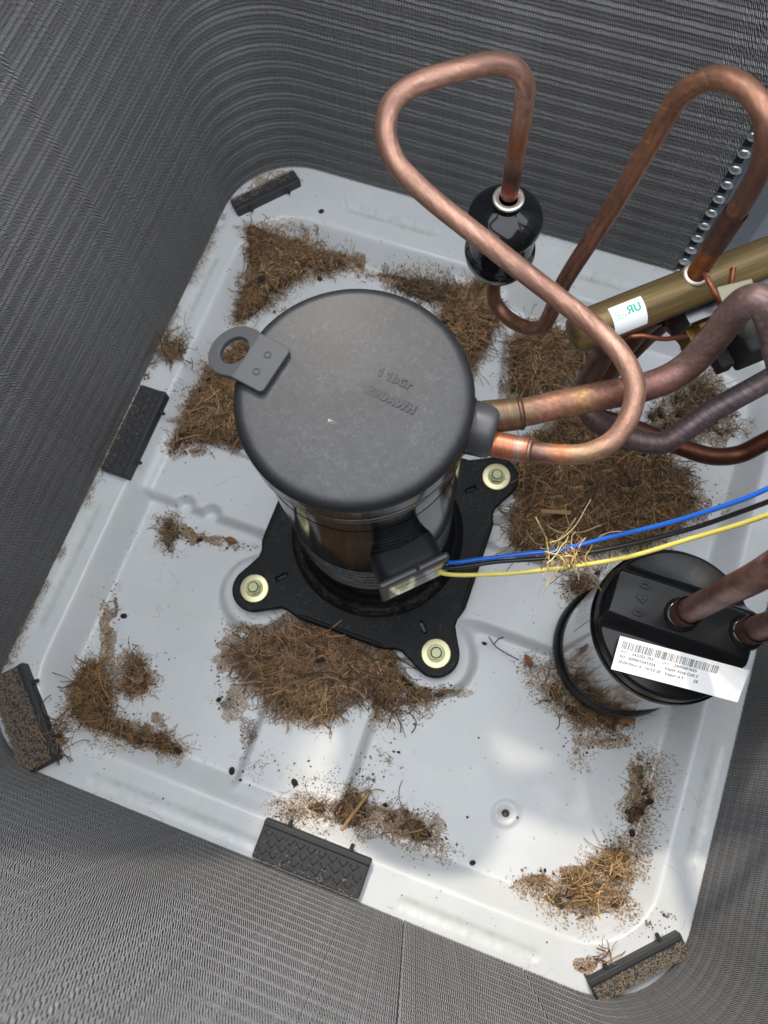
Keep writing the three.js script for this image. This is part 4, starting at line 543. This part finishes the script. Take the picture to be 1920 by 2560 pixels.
// loose tufts on the rim and the knot on the wires
function tuft(label, x, y, z, n, spread, seed, tone, hy = 0.4) {
  const t = thing('straw_tuft', label, 'straw tuft', [x, y, z]);
  fibres(t, n, r => { const a = r() * 6.28, q = spread * Math.sqrt(r()); return { p: [q * Math.cos(a), (r() - 0.3) * spread * hy, q * Math.sin(a)], yaw: r() * 6.28, pitch: (r() - 0.5) * 1.4, roll: (r() - 0.5) * 2, s: 0.55 + 0.8 * r() }; }, seed, tone);
}
tuft('ragged root tuft hanging on the rim at the left coil wall', -0.279, 0.038, -0.118, 150, 0.014, 301, [0.17, 0.11, 0.065]);
tuft('wispy root tuft beside the dusty front left rubber pad', -0.222, 0.035, 0.293, 90, 0.012, 302, [0.16, 0.1, 0.06]);
tuft('pale straw knot tangled round the blue, black and yellow wires', 0.164, 0.243, 0.021, 90, 0.0065, 303, [0.36, 0.25, 0.13], 1.1);
tuft('few thin roots climbing the slope at the back left corner', -0.256, 0.024, -0.302, 26, 0.02, 304, [0.17, 0.12, 0.07]);
tuft('few brown roots lying before the thin front right rubber pad', 0.318, 0.034, 0.295, 14, 0.014, 305, [0.2, 0.11, 0.06]);

{
  const t = thing('coil_lint', 'brown lint and soil caught along the foot of the left coil wall', 'lint', [0, 0, 0]);
  fibres(t, 1500, r => { const q = r() < 0.95 ? 0.56 + r() * 0.55 : r() * CP.total, [x, z, nx, nz] = CP.at(q); if (fbm(q * 30, 2, 15) < 0.42) return null; return { p: [x - nx * (r() * r() * 0.009), 0.031 + r() * r() * 0.006, z - nz * (r() * r() * 0.009)], yaw: r() * 6.28, pitch: (r() - 0.5) * 0.8, roll: (r() - 0.5), s: 0.2 + 0.25 * r() }; }, 401, [0.22, 0.17, 0.12]);
  for (const o of t.children) o.name = 'lint_fibre';
}
// loose things on the pan
{
  const seedM = std({ color: lin(0.28, 0.13, 0.05), roughness: 0.7 });
  const s = thing('pine_seed', 'small pointed brown seed lying left of the compressor plate', 'seed', [-0.146, panH(-0.146, 0.053) + 0.003, 0.053]);
  mesh('seed_body', lathe([[0, -0.0075], [0.0025, -0.005], [0.0038, -0.001], [0.003, 0.003], [0.0012, 0.0065], [0, 0.008]], 16).rotateZ(-1.5), seedM, s); s.rotation.y = 0.1;
  const st = thing('straw_stick', 'pale tan straw stick lying across the front soil strip', 'stick'); mesh('stick_body', tube([[0.064, 0.012, 0.281], [0.07, 0.013, 0.262], [0.078, 0.011, 0.238]], 0.0016, 20, 8), std({ color: lin(0.45, 0.27, 0.12), roughness: 0.8 }), st);
  const s2 = thing('bark_splinter', 'pale flat wood splinter lying on the broad root heap', 'splinter', [0.163, 0.036, -0.078]); mesh('splinter_body', new RoundedBoxGeometry(0.03, 0.0012, 0.0042, 2, 0.0006), std({ color: lin(0.4, 0.25, 0.12), roughness: 0.85 }), s2); s2.rotation.set(0.1, 0.25, 0.06);
  const ob = thing('bark_flake', 'orange brown bark flake at the foot of the accumulator', 'bark flake', [0.289, 0.008, 0.091]); mesh('flake_body', new THREE.IcosahedronGeometry(0.006, 2).scale(1.4, 0.3, 0.55), std({ color: lin(0.35, 0.13, 0.03), roughness: 0.7 }), ob); ob.rotation.y = 0.4;
  const ob2 = thing('bark_flake', 'orange bark flake at the left tip of the accumulator roots', 'bark flake', [0.183, 0.012, 0.069]); mesh('flake_body', new THREE.IcosahedronGeometry(0.005, 2).scale(1.4, 0.35, 0.6), std({ color: lin(0.24, 0.1, 0.04), roughness: 0.7 }), ob2); ob2.rotation.y = -0.7;
  const PEL = [[0.324, 0.15, 'topmost dark pellet in the crumb strip along the right fold'], [0.322, 0.188, 'dark pellet low in the crumb strip above the sandy corner pile'], [0.255, 0.247, 'lone dark pellet on the white floor left of the sandy corner pile'], [0.19, 0.264, 'lone dark pellet at the front fold between soil strip and corner pile'], [0.096, 0.244, 'oval dark pellet just above the front soil strip'], [-0.171, -0.27, 'dark pellet inside the back left corner roots'], [-0.191, -0.336, 'lone dark pellet on the rim behind the back left root clump'], [-0.178, 0.063, 'dark pellet in the tan dust by the left notches'], [-0.22, 0.164, 'dark pellet in the dirt line along the left fold'], [-0.094, 0.208, 'round dark pellet left of the large front root mat'], [0.008, 0.254, 'dark pellet between the front root mat and the front rubber pad'], [-0.055, 0.266, 'dark pellet at the front fold left of the front rubber pad']];
  const R = rng(61), pg = new THREE.IcosahedronGeometry(0.0022, 2), pm = chunkM[1]; let first = null;
  for (const [x, z, l] of PEL) { let o; if (!first) { o = first = thing('dark_pellet', l, 'pellet', [0, 0, 0], 'dark pellets scattered on the pan'); mesh('pellet_body', pg, pm, o); } else { o = first.clone(); o.name = numbered('dark_pellet'); o.userData.label = l; scene.add(o); } const s = 0.6 + R() * 0.8; o.scale.set(s * 1.3, s * 0.8, s); o.rotation.y = R() * 6; o.position.set(x, panH(x, z) + 0.0012, z); }
  { const tg2 = thing('forked_twig', 'small dark forked twig lying beyond the front right bolt', 'twig', [0.15, 0.0125, 0.066]); const tm2 = std({ color: lin(0.03, 0.024, 0.018), roughness: 0.9 }); mesh('twig_stem', tube([[-0.011, 0.001, -0.006], [-0.002, 0.002, 0.001], [0.01, 0.001, 0.004], [0.024, 0, 0.006]], 0.0006, 24, 6), tm2, tg2); mesh('twig_branch', tube([[-0.004, 0.002, 0], [-0.001, 0.002, -0.007], [0.003, 0.001, -0.01]], 0.0007, 14, 6), tm2, tg2); mesh('twig_bud', new THREE.IcosahedronGeometry(0.0022, 1).scale(1.3, 0.6, 0.8).translate(-0.013, 0.001, 0.002), tm2, tg2); }
  // crumbs of soil
  const im = new THREE.InstancedMesh(new THREE.IcosahedronGeometry(0.0007, 0), std({ color: 0xffffff, roughness: 1 }), 5200), M = new THREE.Matrix4(), c = new THREE.Color(); let n = 0; const keys = Object.keys(CLUMPS);
  while (n < 5200) { let x, z; const q = R(); if (q < 0.5) { const s = SPOTS[(R() * SPOTS.length) | 0], r = Math.pow(R(), 0.6) * 1.2, a = R() * 6.28; x = s[0] + s[2] * r * Math.cos(a) + s[4] * r * Math.sin(a); z = s[1] + s[3] * r * Math.cos(a) + s[5] * r * Math.sin(a); } else if (q < 0.95) { const p = CLUMPS[keys[(R() * keys.length) | 0]], i = (R() * p.length) | 0, k = p[(i + 1) % p.length], t = R(), g = (R() + R() + R() - 1.5) * 0.014; x = p[i][0] + (k[0] - p[i][0]) * t + g; z = p[i][1] + (k[1] - p[i][1]) * t + (R() - 0.5) * 0.02; } else { x = -0.28 + R() * 0.64; z = -0.36 + R() * 0.67; }
    const s = 0.35 + R() * R() * 1.5; M.makeScale(s * (0.7 + R()), s * 0.7, s * (0.7 + R())).setPosition(x, panH(x, z) + 0.0003, z); im.setMatrixAt(n, M); const b = 0.25 + R(); c.setRGB(0.16 * b, 0.11 * b, 0.075 * b); im.setColorAt(n, c); n++; }
  im.name = 'soil_crumbs'; im.userData.kind = 'stuff'; im.castShadow = im.receiveShadow = true; tag(im, 'fine brown soil crumbs sprinkled over the white pan', 'soil'); scene.add(im);
}

renderer.render(scene, camera);
